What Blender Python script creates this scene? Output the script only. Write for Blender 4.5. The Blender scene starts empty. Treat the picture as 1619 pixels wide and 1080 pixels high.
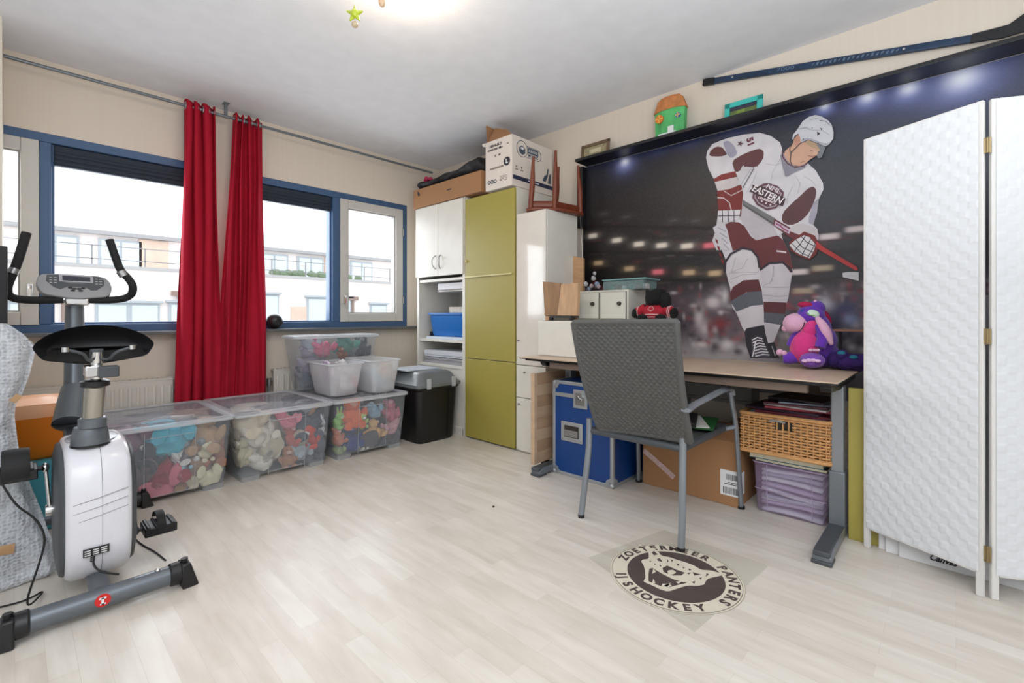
import bpy, bmesh, math, random
from mathutils import Vector, Matrix, noise
sc = bpy.context.scene
C = sc.collection
random.seed(7)
PI = math.pi
# ---------------------------------------------------------------- camera
FPX, HY, CX = 743.0, 499.2, 809.5
TH = math.radians(43.37)
H = 1.02
cam_d = bpy.data.cameras.new('camera'); cam = bpy.data.objects.new('camera', cam_d); C.objects.link(cam)
cam.location = (0, 0, H)
cam.rotation_euler = (PI / 2, 0, TH - PI / 2)
cam_d.sensor_width = 36.0
cam_d.lens = FPX * 36.0 / 1619.0
cam_d.shift_y = -(540.0 - HY) / 1619.0
cam_d.clip_start = 0.02
sc.camera = cam
# ---------------------------------------------------------------- light and exposure
sc.view_settings.view_transform = 'Standard'
sc.view_settings.look = 'None'
sc.view_settings.gamma = 1.0
sc.view_settings.exposure = 0.0
world = bpy.data.worlds.new('overcast_sky'); sc.world = world; world.use_nodes = True
bg = world.node_tree.nodes['Background']
bg.inputs[0].default_value = (0.93, 0.965, 1.0, 1); bg.inputs[1].default_value = 2.1
def area(name, loc, rot, sx, sy, power, col):
    l = bpy.data.lights.new(name, 'AREA'); l.shape = 'RECTANGLE'; l.size = sx; l.size_y = sy
    l.energy = power; l.color = col
    o = bpy.data.objects.new(name, l); C.objects.link(o); o.location = loc; o.rotation_euler = rot
    return o
# daylight falling through the two windows and two fill lamps added behind the camera
area('window_daylight', (0.45, 4.35, 1.55), (math.radians(-68), 0, 0), 1.5, 1.1, 30, (0.90, 0.95, 1.0))
area('window_daylight', (1.98, 4.35, 1.55), (math.radians(-68), 0, 0), 1.4, 1.1, 28, (0.90, 0.95, 1.0))
area('ceiling_fill', (-1.1, -0.9, 2.5), (0, 0, 0), 2.0, 3.0, 60, (0.94, 0.975, 1.0))  # unseen fill lamp added under the ceiling
area('upward_fill', (0.25, -0.3, 1.15), (PI, 0, 0), 0.9, 0.9, 80, (0.90, 0.955, 1.0))  # unseen fill lamp added, aimed up to brighten the ceiling

# ---------------------------------------------------------------- helpers
Fv = Vector((math.cos(TH), math.sin(TH), 0)); Rv = Vector((math.sin(TH), -math.cos(TH), 0))
def ray(x, y): return Fv + Rv * ((x - CX) / FPX) + Vector((0, 0, -(y - HY) / FPX))
CAM = Vector((0, 0, H))
def Zp(x, y, z): d = ray(x, y); return CAM + d * ((z - H) / d.z)
def Xp(x, y, v): d = ray(x, y); return CAM + d * (v / d.x)
def Yp(x, y, v): d = ray(x, y); return CAM + d * (v / d.y)
def lin(c):
    c = c / 255.0
    return c / 12.92 if c <= 0.04045 else ((c + 0.055) / 1.055) ** 2.4
def RGB(c): return (lin(c[0]), lin(c[1]), lin(c[2]), 1)
MATS = {}
def M(name, col, rough=0.5, metal=0.0, var=0.0, vscale=8.0, bump=0.0, bscale=60.0, coat=0.0, spec=0.5, sheen=0.0, trans=0.0, alpha=1.0, emit=0.0, stretch=(1, 1, 1)):
    """procedural principled material: noise driven colour variation and bump"""
    if name in MATS: return MATS[name]
    m = bpy.data.materials.new(name); m.use_nodes = True; nt = m.node_tree; b = nt.nodes['Principled BSDF']
    b.inputs['Base Color'].default_value = RGB(col); b.inputs['Roughness'].default_value = rough
    b.inputs['Metallic'].default_value = metal; b.inputs['Coat Weight'].default_value = coat
    b.inputs['Specular IOR Level'].default_value = spec; b.inputs['Sheen Weight'].default_value = sheen
    b.inputs['Transmission Weight'].default_value = trans; b.inputs['Alpha'].default_value = alpha
    if emit: b.inputs['Emission Color'].default_value = RGB(col); b.inputs['Emission Strength'].default_value = emit
    tc = nt.nodes.new('ShaderNodeTexCoord'); mp = nt.nodes.new('ShaderNodeMapping'); mp.inputs['Scale'].default_value = stretch
    nt.links.new(tc.outputs['Object'], mp.inputs[0])
    v = var if var else 0.03
    n = nt.nodes.new('ShaderNodeTexNoise'); n.inputs['Scale'].default_value = vscale; n.inputs['Detail'].default_value = 3
    nt.links.new(mp.outputs[0], n.inputs[0])
    mx = nt.nodes.new('ShaderNodeMix'); mx.data_type = 'RGBA'
    mx.inputs[6].default_value = RGB([max(0, c * (1 - v)) for c in col]); mx.inputs[7].default_value = RGB([min(255, c * (1 + v)) for c in col])
    nt.links.new(n.outputs[0], mx.inputs[0]); nt.links.new(mx.outputs[2], b.inputs['Base Color'])
    if bump:
        n2 = nt.nodes.new('ShaderNodeTexNoise'); n2.inputs['Scale'].default_value = bscale
        nt.links.new(mp.outputs[0], n2.inputs[0])
        bp = nt.nodes.new('ShaderNodeBump'); bp.inputs['Strength'].default_value = bump; bp.inputs['Distance'].default_value = 0.004
        nt.links.new(n2.outputs[0], bp.inputs['Height']); nt.links.new(bp.outputs[0], b.inputs['Normal'])
    MATS[name] = m
    return m
def M_clear(name, tint, opacity, rough=0.25):
    """see-through plastic: part straight transparency, part milky plastic"""
    if name in MATS: return MATS[name]
    m = bpy.data.materials.new(name); m.use_nodes = True; nt = m.node_tree
    b = nt.nodes['Principled BSDF']; out = nt.nodes['Material Output']
    b.inputs['Base Color'].default_value = RGB(tint); b.inputs['Roughness'].default_value = rough
    t = nt.nodes.new('ShaderNodeBsdfTransparent'); t.inputs[0].default_value = (0.97, 0.975, 0.98, 1)
    tc = nt.nodes.new('ShaderNodeTexCoord'); n = nt.nodes.new('ShaderNodeTexNoise'); n.inputs['Scale'].default_value = 9
    nt.links.new(tc.outputs['Object'], n.inputs[0])
    mr = nt.nodes.new('ShaderNodeMapRange'); mr.inputs[3].default_value = opacity * 0.85; mr.inputs[4].default_value = opacity * 1.15
    nt.links.new(n.outputs[0], mr.inputs[0])
    mx = nt.nodes.new('ShaderNodeMixShader'); nt.links.new(mr.outputs[0], mx.inputs[0])
    nt.links.new(t.outputs[0], mx.inputs[1]); nt.links.new(b.outputs[0], mx.inputs[2]); nt.links.new(mx.outputs[0], out.inputs[0])
    MATS[name] = m
    return m

WL = {}
class MB:
    def __init__(s): s.bm = bmesh.new()
    def face(s, vs):
        try: return s.bm.faces.new(vs)
        except ValueError: return None
    def box(s, x0, y0, z0, x1, y1, z1, mat=None):
        c = [Vector((x, y, z)) for z in (z0, z1) for y in (y0, y1) for x in (x0, x1)]
        return s.hexa(c, mat)
    def hexa(s, c, mat=None):
        if mat is not None: c = [mat @ Vector(p) for p in c]
        v = [s.bm.verts.new(p) for p in c]
        for f in ((0, 2, 3, 1), (4, 5, 7, 6), (0, 1, 5, 4), (2, 6, 7, 3), (0, 4, 6, 2), (1, 3, 7, 5)):
            s.face([v[i] for i in f])
        return s
    def obox(s, c, size, rot=None):
        m = Matrix.Translation(Vector(c)) @ (rot.to_4x4() if rot is not None else Matrix())
        a, b, d = size[0] / 2, size[1] / 2, size[2] / 2
        return s.box(-a, -b, -d, a, b, d, m)
    def ring(s, c, u, w, r, seg, r2=None):
        r2 = r if r2 is None else r2
        return [s.bm.verts.new(c + u * (math.cos(2 * PI * i / seg) * r) + w * (math.sin(2 * PI * i / seg) * r2)) for i in range(seg)]
    def loft(s, rings, cap=True, closed=False):
        n = len(rings[0])
        for a, b in list(zip(rings[:-1], rings[1:])) + ([(rings[-1], rings[0])] if closed else []):
            for i in range(n): s.face([a[i], a[(i + 1) % n], b[(i + 1) % n], b[i]])
        if cap and not closed: s.face(rings[0][::-1]); s.face(rings[-1])
        return s
    def cyl(s, a, b, r0, r1=None, seg=20, cap=True):
        a, b = Vector(a), Vector(b); r1 = r0 if r1 is None else r1
        d = (b - a).normalized(); u = d.orthogonal().normalized(); w = d.cross(u)
        return s.loft([s.ring(a, u, w, r0, seg), s.ring(b, u, w, r1, seg)], cap)
    def tube(s, pts, r, seg=12, smooth=0, closed=False, flat=None):
        """tube along a path; r number or list; flat=(w,h) gives a rounded strap section"""
        pts = [Vector(p) for p in pts]
        rs = list(r) if isinstance(r, (list, tuple)) else [r] * len(pts)
        for _ in range(smooth):
            q, k = [], []
            n = len(pts)
            for i in range(n if closed else n - 1):
                a, b = pts[i], pts[(i + 1) % n]; ra, rb = rs[i], rs[(i + 1) % n]
                q += [a * .75 + b * .25, a * .25 + b * .75]; k += [ra * .75 + rb * .25, ra * .25 + rb * .75]
            if not closed: q[0] = pts[0]; q[-1] = pts[-1]; k[0] = rs[0]; k[-1] = rs[-1]
            pts, rs = q, k
        rings = []; n = len(pts); u = None
        for i in range(n):
            if closed: d = pts[(i + 1) % n] - pts[i - 1]
            else: d = pts[min(i + 1, n - 1)] - pts[max(i - 1, 0)]
            d.normalize()
            if u is None: u = d.orthogonal().normalized() if flat is None else (Vector((0, 0, 1)).cross(d).normalized() if abs(d.z) < .95 else Vector((1, 0, 0)))
            u = (u - d * u.dot(d)).normalized(); w = d.cross(u)
            if flat: rings.append(s.ring(pts[i], u, w, flat[0] / 2, seg, flat[1] / 2))
            else: rings.append(s.ring(pts[i], u, w, rs[i], seg))
        return s.loft(rings, True, closed)
    def lathe(s, prof, c=(0, 0, 0), axis='z', seg=32, cap=True):
        c = Vector(c); ax = {'x': (Vector((1, 0, 0)), Vector((0, 1, 0)), Vector((0, 0, 1))), 'y': (Vector((0, 1, 0)), Vector((0, 0, 1)), Vector((1, 0, 0))), 'z': (Vector((0, 0, 1)), Vector((1, 0, 0)), Vector((0, 1, 0)))}[axis]
        rings = [s.ring(c + ax[0] * h, ax[1], ax[2], max(r, 1e-4), seg) for r, h in prof]
        return s.loft(rings, cap)
    def ell(s, c, r, rot=None, seg=16, rows=10, noi=0.0, nsc=6.0, seed=0.0):
        c = Vector(c)
        if not isinstance(r, (tuple, list)): r = (r, r, r)
        m = rot if rot is not None else Matrix.Identity(3)
        def pt(th, ph):
            p = Vector((math.sin(th) * math.cos(ph), math.sin(th) * math.sin(ph), math.cos(th)))
            k = 1.0 + (noi * noise.noise(p * nsc * .5 + Vector((seed, seed * 2, 0))) if noi else 0)
            q = Vector((p.x * r[0] * k, p.y * r[1] * k, p.z * r[2] * k))
            return c + m @ q
        top = s.bm.verts.new(pt(0, 0)); bot = s.bm.verts.new(pt(PI, 0)); rings = []
        for j in range(1, rows): rings.append([s.bm.verts.new(pt(PI * j / rows, 2 * PI * i / seg)) for i in range(seg)])
        for i in range(seg):
            s.face([top, rings[0][i], rings[0][(i + 1) % seg]]); s.face([bot, rings[-1][(i + 1) % seg], rings[-1][i]])
        for a, b in zip(rings[:-1], rings[1:]):
            for i in range(seg): s.face([a[i], b[i], b[(i + 1) % seg], a[(i + 1) % seg]])
        return s
    def prism(s, pts, vec):
        pts = [Vector(p) for p in pts]; vec = Vector(vec)
        a = [s.bm.verts.new(p) for p in pts]; b = [s.bm.verts.new(p + vec) for p in pts]
        s.face(a[::-1]); s.face(b); n = len(a)
        for i in range(n): s.face([a[i], a[(i + 1) % n], b[(i + 1) % n], b[i]])
        return s
    def grid(s, nu, nv, fn, closed_u=False):
        g = [[s.bm.verts.new(fn(i / (nu - (0 if closed_u else 1)), j / (nv - 1))) for i in range(nu)] for j in range(nv)]
        for j in range(nv - 1):
            for i in range(nu if closed_u else nu - 1):
                s.face([g[j][i], g[j][(i + 1) % nu], g[j + 1][(i + 1) % nu], g[j + 1][i]])
        return g
    def build(s, name, mat, parent=None, bevel=0.0, smooth=True, solid=0.0, sub=0, sharp=38, seg=2, origin=None, recalc=True):
        if recalc: bmesh.ops.recalc_face_normals(s.bm, faces=s.bm.faces)
        if smooth:
            lim = math.radians(sharp)
            for f in s.bm.faces: f.smooth = True
            for e in s.bm.edges:
                if len(e.link_faces) == 2 and e.calc_face_angle(0) > lim: e.smooth = False
        if parent is not None: loc = WL[parent]
        elif origin is not None: loc = Vector(origin)
        else:
            vs = [v.co for v in s.bm.verts]
            loc = Vector(((min(v.x for v in vs) + max(v.x for v in vs)) / 2, (min(v.y for v in vs) + max(v.y for v in vs)) / 2, min(v.z for v in vs)))
        bmesh.ops.translate(s.bm, verts=s.bm.verts, vec=-loc)
        me = bpy.data.meshes.new(name); s.bm.to_mesh(me); s.bm.free()
        o = bpy.data.objects.new(name, me); C.objects.link(o)
        if mat is not None: me.materials.append(mat)
        if parent is None: o.location = loc
        else: o.parent = parent
        WL[o] = loc.copy()
        if bevel:
            md = o.modifiers.new('bevel', 'BEVEL'); md.width = bevel; md.segments = seg; md.limit_method = 'ANGLE'; md.angle_limit = math.radians(40)
        if solid:
            md = o.modifiers.new('solid', 'SOLIDIFY'); md.thickness = solid; md.offset = -1
        if sub:
            md = o.modifiers.new('sub', 'SUBSURF'); md.levels = sub; md.render_levels = sub
        return o
def tag(o, label, cat, group=None, kind=None):
    if label: o['label'] = label
    if cat: o['category'] = cat
    if group: o['group'] = group
    if kind: o['kind'] = kind
    return o
def empty(name, loc, label, cat, group=None):
    o = bpy.data.objects.new(name, None); C.objects.link(o); o.location = loc; o.empty_display_size = .05
    WL[o] = Vector(loc)
    return tag(o, label, cat, group)
def struct(o): o['kind'] = 'structure'; return o
def text(name, s, mw, size, mat, parent, ext=0.0004, align='CENTER', shear=0.0, bold=0.0, sx=1.0):
    """lettering: mw = world matrix whose XY plane carries the text"""
    cu = bpy.data.curves.new(name, 'FONT'); cu.body = s; cu.size = size; cu.align_x = align; cu.align_y = 'CENTER'
    cu.extrude = ext; cu.shear = shear; cu.offset = bold; cu.resolution_u = 3
    o = bpy.data.objects.new('tmp', cu); C.objects.link(o)
    bpy.context.view_layer.update()
    me = bpy.data.meshes.new_from_object(o.evaluated_get(bpy.context.evaluated_depsgraph_get()))
    bpy.data.objects.remove(o); bpy.data.curves.remove(cu)
    me.transform(Matrix.Translation(-WL[parent]) @ mw @ Matrix.Diagonal((sx, 1, 1, 1)))
    me.name = name; me.materials.clear(); me.materials.append(mat)
    t = bpy.data.objects.new(name, me); C.objects.link(t); t.parent = parent; WL[t] = WL[parent].copy()
    return t
def frame(o, x, y):
    """matrix with origin o, X axis x, Y axis y"""
    x = Vector(x).normalized(); z = x.cross(Vector(y)).normalized(); y = z.cross(x)
    m = Matrix((x, y, z)).transposed().to_4x4(); m.translation = Vector(o); return m
def Rz(a): return Matrix.Rotation(math.radians(a), 3, 'Z')
def Rx(a): return Matrix.Rotation(math.radians(a), 3, 'X')
def Ry(a): return Matrix.Rotation(math.radians(a), 3, 'Y')

DX, DY, ZC = 3.15, 4.06, 2.587      # poster wall, window wall, ceiling
# ---------------------------------------------------------------- common materials
m_white = M('white_lacquer', (226, 222, 212), .35)
m_gloss = M('white_gloss', (224, 218, 208), .12, coat=.6)
m_black = M('black_plastic', (22, 22, 24), .4)
m_rubber = M('black_rubber', (18, 18, 19), .7)
m_grey = M('grey_metal', (118, 124, 130), .35, metal=.35)
m_dgrey = M('dark_grey_plastic', (70, 74, 78), .45)
m_chrome = M('chrome', (215, 215, 215), .12, metal=1)
m_steel = M('brushed_steel', (160, 160, 160), .35, metal=.9)
m_card = M('brown_cardboard', (166, 122, 84), .85, var=.05, vscale=3)
m_paper = M('white_paper', (232, 232, 232), .8)
m_ink = M('dark_print', (48, 46, 54), .8)
m_frameblue = M('blue_window_paint', (66, 96, 134), .45)
m_sash = M('white_window_paint', (205, 202, 196), .45)
m_brass = M('brass', (150, 132, 96), .4, metal=.75)
m_wood = M('pale_wood', (190, 150, 112), .55, var=.14, vscale=5, stretch=(1, 1, 9))
# ================================================================ ROOM SHELL
def floor_mat():
    m = bpy.data.materials.new('maple_strip_laminate'); m.use_nodes = True; nt = m.node_tree; b = nt.nodes['Principled BSDF']
    tc = nt.nodes.new('ShaderNodeTexCoord'); mp = nt.nodes.new('ShaderNodeMapping'); mp.inputs['Rotation'].default_value = (0, 0, PI / 2)
    nt.links.new(tc.outputs['Object'], mp.inputs[0])
    br = nt.nodes.new('ShaderNodeTexBrick'); br.inputs['Scale'].default_value = 1.0
    br.inputs['Brick Width'].default_value = .46; br.inputs['Row Height'].default_value = .064; br.inputs['Mortar Size'].default_value = .0006
    br.offset = .37; br.offset_frequency = 2
    br.inputs['Color1'].default_value = RGB((226, 221, 213)); br.inputs['Color2'].default_value = RGB((216, 208, 198)); br.inputs['Mortar'].default_value = RGB((204, 196, 185))
    br.inputs['Mortar Smooth'].default_value = .5
    nt.links.new(mp.outputs[0], br.inputs[0])
    mp2 = nt.nodes.new('ShaderNodeMapping'); mp2.inputs['Scale'].default_value = (16, 2.6, 1); nt.links.new(tc.outputs['Object'], mp2.inputs[0])
    n = nt.nodes.new('ShaderNodeTexNoise'); n.inputs['Scale'].default_value = 1.6; n.inputs['Detail'].default_value = 5; nt.links.new(mp2.outputs[0], n.inputs[0])
    cr = nt.nodes.new('ShaderNodeValToRGB'); cr.color_ramp.elements[0].position = .3; cr.color_ramp.elements[1].position = .72
    cr.color_ramp.elements[0].color = RGB((228, 221, 214)); cr.color_ramp.elements[1].color = RGB((255, 253, 250))
    nt.links.new(n.outputs[0], cr.inputs[0])
    mx = nt.nodes.new('ShaderNodeMix'); mx.data_type = 'RGBA'; mx.blend_type = 'MULTIPLY'; mx.inputs[0].default_value = .6
    nt.links.new(br.outputs[0], mx.inputs[6]); nt.links.new(cr.outputs[0], mx.inputs[7]); nt.links.new(mx.outputs[2], b.inputs['Base Color'])
    b.inputs['Roughness'].default_value = .34; b.inputs['Specular IOR Level'].default_value = .4
    return m
def wallpaper():
    m = bpy.data.materials.new('cream_striped_wallpaper'); m.use_nodes = True; nt = m.node_tree; b = nt.nodes['Principled BSDF']
    tc = nt.nodes.new('ShaderNodeTexCoord'); mp = nt.nodes.new('ShaderNodeMapping'); mp.inputs['Scale'].default_value = (1, 1, .02)
    nt.links.new(tc.outputs['Object'], mp.inputs[0])
    n = nt.nodes.new('ShaderNodeTexNoise'); n.inputs['Scale'].default_value = 42; n.inputs['Detail'].default_value = 2; nt.links.new(mp.outputs[0], n.inputs[0])
    mx = nt.nodes.new('ShaderNodeMix'); mx.data_type = 'RGBA'; mx.inputs[6].default_value = RGB((223, 211, 196)); mx.inputs[7].default_value = RGB((229, 218, 204))
    nt.links.new(n.outputs[0], mx.inputs[0]); nt.links.new(mx.outputs[2], b.inputs['Base Color'])
    b.inputs['Roughness'].default_value = .8
    bp = nt.nodes.new('ShaderNodeBump'); bp.inputs['Strength'].default_value = .25; bp.inputs['Distance'].default_value = .002
    nt.links.new(n.outputs[0], bp.inputs['Height']); nt.links.new(bp.outputs[0], b.inputs['Normal'])
    return m
m_wall = wallpaper()
XL, YB = -2.3, -2.6
struct(MB().box(XL, YB, -.12, DX + .25, DY + .28, 0).build('floor', floor_mat(), smooth=False, origin=(0, 0, 0)))
struct(MB().box(XL, YB - .3, ZC, DX + .25, DY + .28, ZC + .15).build('ceiling', M('white_ceiling', (232, 233, 237), .9, bump=.15, bscale=90), smooth=False))
struct(MB().box(DX, YB, 0, DX + .25, DY + .28, ZC).build('wall_right', m_wall, smooth=False))
struct(MB().box(XL - .2, YB, 0, XL, DY + .28, ZC).build('wall_left', M('white_wall_paint', (228, 228, 228), .9), smooth=False))
struct(MB().box(XL - .2, YB - .2, 0, DX + .25, YB, ZC).build('wall_front', M('white_wall_paint', (228, 228, 228), .9), smooth=False))
# window wall with the two openings
W1 = (-1.0, .95); W2 = (1.22, 2.74); WZ0, WZ1 = .912, 2.14
w = MB()
for x0, x1, z0, z1 in ((XL, DX, 0, WZ0), (XL, DX, WZ1, ZC), (XL, W1[0], WZ0, WZ1), (W1[1], W2[0], WZ0, WZ1), (W2[1], DX, WZ0, WZ1)):
    w.box(x0, DY, z0, x1, DY + .28, z1)
struct(w.build('wall_back', m_wall, smooth=False))
# pale pier that closes the picture on the left
struct(MB().box(-.5, 3.62, 0, Yp(3.2, 300, 3.62).x, DY, ZC).build('trim_1', M('pale_paint', (228, 220, 206), .7), smooth=False))
# grey stone sill under both windows
struct(MB().box(-.5, 3.952, .892, 2.93, DY + .06, .914).build('trim_2', M('grey_stone_sill', (96, 98, 100), .5), bevel=.003))

m_glass = M_clear('window_glass', (235, 242, 248), .035, .02)
m_blind = M('dark_blue_blind', (34, 46, 60), .7)
def rect_frame(mb, x0, x1, z0, z1, w, y0, y1, wb=None):
    wb = w if wb is None else wb
    mb.box(x0, y0, z0, x0 + w, y1, z1); mb.box(x1 - w, y0, z0, x1, y1, z1)
    mb.box(x0 + w, y0, z1 - w, x1 - w, y1, z1); mb.box(x0 + w, y0, z0, x1 - w, y1, z0 + wb)
def window(name, span, posts, fixed, sashes, blindspan, handle_x):
    y0, y1 = DY - .004, DY + .09
    f = MB(); rect_frame(f, span[0], span[1], WZ0, WZ1, .055, y0, y1)
    for a, b in posts: f.box(a, y0, WZ0 + .055, b, y1, WZ1 - .055)
    root = f.build(name, m_frameblue, bevel=.004); struct(root)
    # inner rebate of the fixed light
    a, b = fixed
    r = MB(); rect_frame(r, a, b, WZ0 + .055, WZ1 - .055, .014, y0 + .03, y1 + .01, .012); r.build('glazing_bead', m_frameblue, root, bevel=.002)
    MB().box(a + .01, y0 + .06, WZ0 + .06, b - .01, y0 + .064, WZ1 - .06).build('pane', m_glass, root, smooth=False)
    bl = MB(); bl.box(a + .012, y0 + .012, 1.955, b - .012, y0 + .05, WZ1 - .06)
    for k in range(3): bl.box(a + .012, y0 + .006, 1.965 + k * .028, b - .012, y0 + .014, 1.985 + k * .028)
    bl.build('roller_blind', m_blind, root, bevel=.004)
    for (s0, s1) in sashes:
        s = MB(); rect_frame(s, s0, s1, WZ0 + .052, WZ1 - .055, .078, y0 - .012, y1 - .02); so = s.build('sash', m_sash, root, bevel=.005)
        s = MB(); rect_frame(s, s0 + .078, s1 - .078, WZ0 + .13, WZ1 - .133, .01, y0 + .006, y1 - .03); s.build('glazing_bead', M('bead_grey', (150, 148, 144), .5), so)
        MB().box(s0 + .07, y0 + .03, WZ0 + .12, s1 - .07, y0 + .034, WZ1 - .12).build('pane', m_glass, so, smooth=False)
    hx = handle_x
    h = MB(); h.box(hx - .012, y0 - .024, 1.13, hx + .012, y0 - .01, 1.21); h.tube([(hx, y0 - .02, 1.2), (hx, y0 - .05, 1.2), (hx - .004, y0 - .055, 1.10)], .008, 8, 1)
    h.build('handle', m_chrome, root)
    hn = MB()
    for z in (1.14, 1.82):
        xx = sashes[0][1] if handle_x < sum(sashes[0]) / 2 else sashes[0][0]
        hn.cyl((xx, y0 - .016, z), (xx, y0 - .016, z + .07), .008, seg=10)
    hn.build('hinge', m_steel, root)
    return root
window('window_1', W1, [(.104, .157)], (.158, .895), [(-.60, .102)], None, .064)
window('window_2', W2, [(1.955, 2.022)], (1.275, 1.955), [(2.024, 2.684)], None, 2.062)

# ================================================================ HOUSES ACROSS THE STREET
m_fac = M('pale_render', (246, 238, 234), .9, var=.03)
m_brick = M('buff_brick', (226, 200, 182), .9, var=.08, vscale=3)
m_wframe = M('grey_window_frames', (182, 190, 196), .6)
m_fglass = M('facade_glass', (214, 226, 230), .15)
m_rail = M('grey_railing', (150, 152, 155), .6)
hb = empty('terraced_house', (8, 25, -3), 'row of pale rendered houses with roof terraces across the street', 'building')
b = MB(); b.box(-12, 25, -3, 24, 33, 3.0)
b.build('wall', m_fac, hb, smooth=False)
b = MB(); b.box(-12, 27.2, 3.0, 24, 33, 4.55); b.build('top_storey', m_fac, hb, smooth=False)
b = MB(); b.box(-12, 26.9, 4.55, 24, 33.2, 4.72); b.build('roof_edge', M('roof_grey', (170, 170, 172), .8), hb, smooth=False)
b = MB(); b.box(-12, 24.94, 2.95, 24, 25.1, 3.08); b.build('parapet_cap', M('cap_grey', (186, 186, 186), .8), hb, smooth=False)
b = MB()
x = -11.5
while x < 24:
    b.box(x, 25.1, 3.08, x + .05, 25.15, 3.86); x += 1.7
for z in (3.3, 3.84): b.box(-12, 25.1, z, 24, 25.14, z + .035)
b.build('terrace_railing', m_rail, hb, smooth=False)
for i, x in enumerate([-9.6, -6.2, -2.8, .4, 2.5, 5.6, 9.0, 11.0, 14.2, 17.6, 20.4]):
    f = MB(); f.box(x, 27.1, 3.1, x + 1.5, 27.22, 4.4)
    fo = f.build('terrace_window', m_wframe, hb, smooth=False)
    f = MB(); f.box(x + .1, 27.06, 3.2, x + .7, 27.12, 4.3); f.box(x + .8, 27.06, 3.2, x + 1.4, 27.12, 4.3); f.build('pane', m_fglass, fo, smooth=False)
for i, x in enumerate([-4.2, 3.9, 12.6]):
    MB().box(x, 27.1, 3.02, x + 1.1, 27.24, 4.5).build('brick_panel', m_brick, hb, smooth=False)
for i, (x, z0, z1, wd) in enumerate([(-8, .2, 1.6, 1.5), (-4.6, -.6, 1.5, 1.4), (-.2, .3, 1.55, 1.2), (2.2, -.6, 1.55, 2.1), (4.6, .2, 1.6, 1.6), (8.0, -.6, 2.1, 1.2), (10.6, .25, 2.0, 2.5), (14.3, .3, 1.7, 1.1), (17.2, -.6, 1.7, 1.6), (20.6, .2, 1.8, 1.6)]):
    f = MB(); f.box(x, 24.93, z0, x + wd, 25.02, z1); f.box(x - .1, 24.8, z1, x + wd + .1, 25.02, z1 + .1)
    fo = f.build('window', m_wframe, hb, smooth=False)
    f = MB(); n = 2 if wd > 1.3 else 1
    for k in range(n): f.box(x + .1 + k * wd / n, 24.9, z0 + .1, x + wd * (k + 1) / n - .08, 24.94, z1 - .1)
    f.build('pane', m_fglass, fo, smooth=False)
for x in (1.3, 5.0, 13.2):
    b = MB(); b.cyl((x, 24.9, -3), (x, 24.9, 2.0), .07, seg=10); b.box(x - .3, 24.8, 1.9, x + .3, 24.95, 2.1); b.build('drain_pipe', M('pipe_brown', (150, 128, 118), .7), hb)
for x in (-2.2, 9.8):
    MB().box(x, 24.94, -.6, x + .9, 25.02, 1.5).build('brick_panel', m_brick, hb, smooth=False)
tag(MB().box(-30, 5, -3.4, 40, 60, -3.2).build('street', M('grey_paving', (170, 168, 165), .9), smooth=False), None, None, kind='structure')
pl = MB()
for k in range(26):
    xx = 9 + random.random() * 5; pl.ell((xx, 25.6, 3.2 + random.random() * .12), (.22, .15, .16), noi=.5, seed=k)
tag(pl.build('terrace_plants', M('foliage', (120, 140, 110), .9), origin=(11, 25.4, 3)), 'low green plants behind the roof terrace railing', 'plants', kind='stuff')

# ================================================================ RADIATORS, CURTAINS, SILL BALL
m_rad = M('radiator_white', (222, 216, 206), .4)
def radiator(x0, x1, label):
    root = empty('radiator', ((x0 + x1) / 2, 4.0, .12), label, 'radiator', 'panel radiators under the windows')
    zt = .575; p = MB(); p.box(x0, 3.985, .12, x1, 4.0, zt)
    n = int((x1 - x0) / .042)
    for k in range(n):
        x = x0 + .028 + k * (x1 - x0 - .05) / max(1, n - 1)
        p.tube([(x, 3.984, .16), (x, 3.984, zt - .035)], .011, 8)
    p.build('front_panel', m_rad, root, bevel=.004)
    t = MB(); t.box(x0, 3.985, zt, x1, 4.045, zt + .012)
    for k in range(int((x1 - x0) / .03)): t.box(x0 + .01 + k * .03, 3.995, zt + .01, x0 + .018 + k * .03, 4.04, zt + .016)
    t.build('top_grille', m_rad, root, smooth=False)
    v = MB(); vx = x1 + .03 if 'left' in label else x0 - .03
    v.cyl((vx, 4.0, .46), (vx, 4.0, .52), .018, seg=14); v.cyl((vx, 4.0, .50), (vx + (.03 if vx < x0 else -.03), 4.0, .50), .009, seg=8); v.cyl((vx, 4.0, 0), (vx, 4.0, .46), .008, seg=8)
    v.build('valve', m_steel, root)
    return root
radiator(-.2, .765, 'white panel radiator under the left window behind the exercise bike')
radiator(1.43, 2.5, 'white panel radiator behind the stacked clear boxes right of the curtains')

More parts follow.
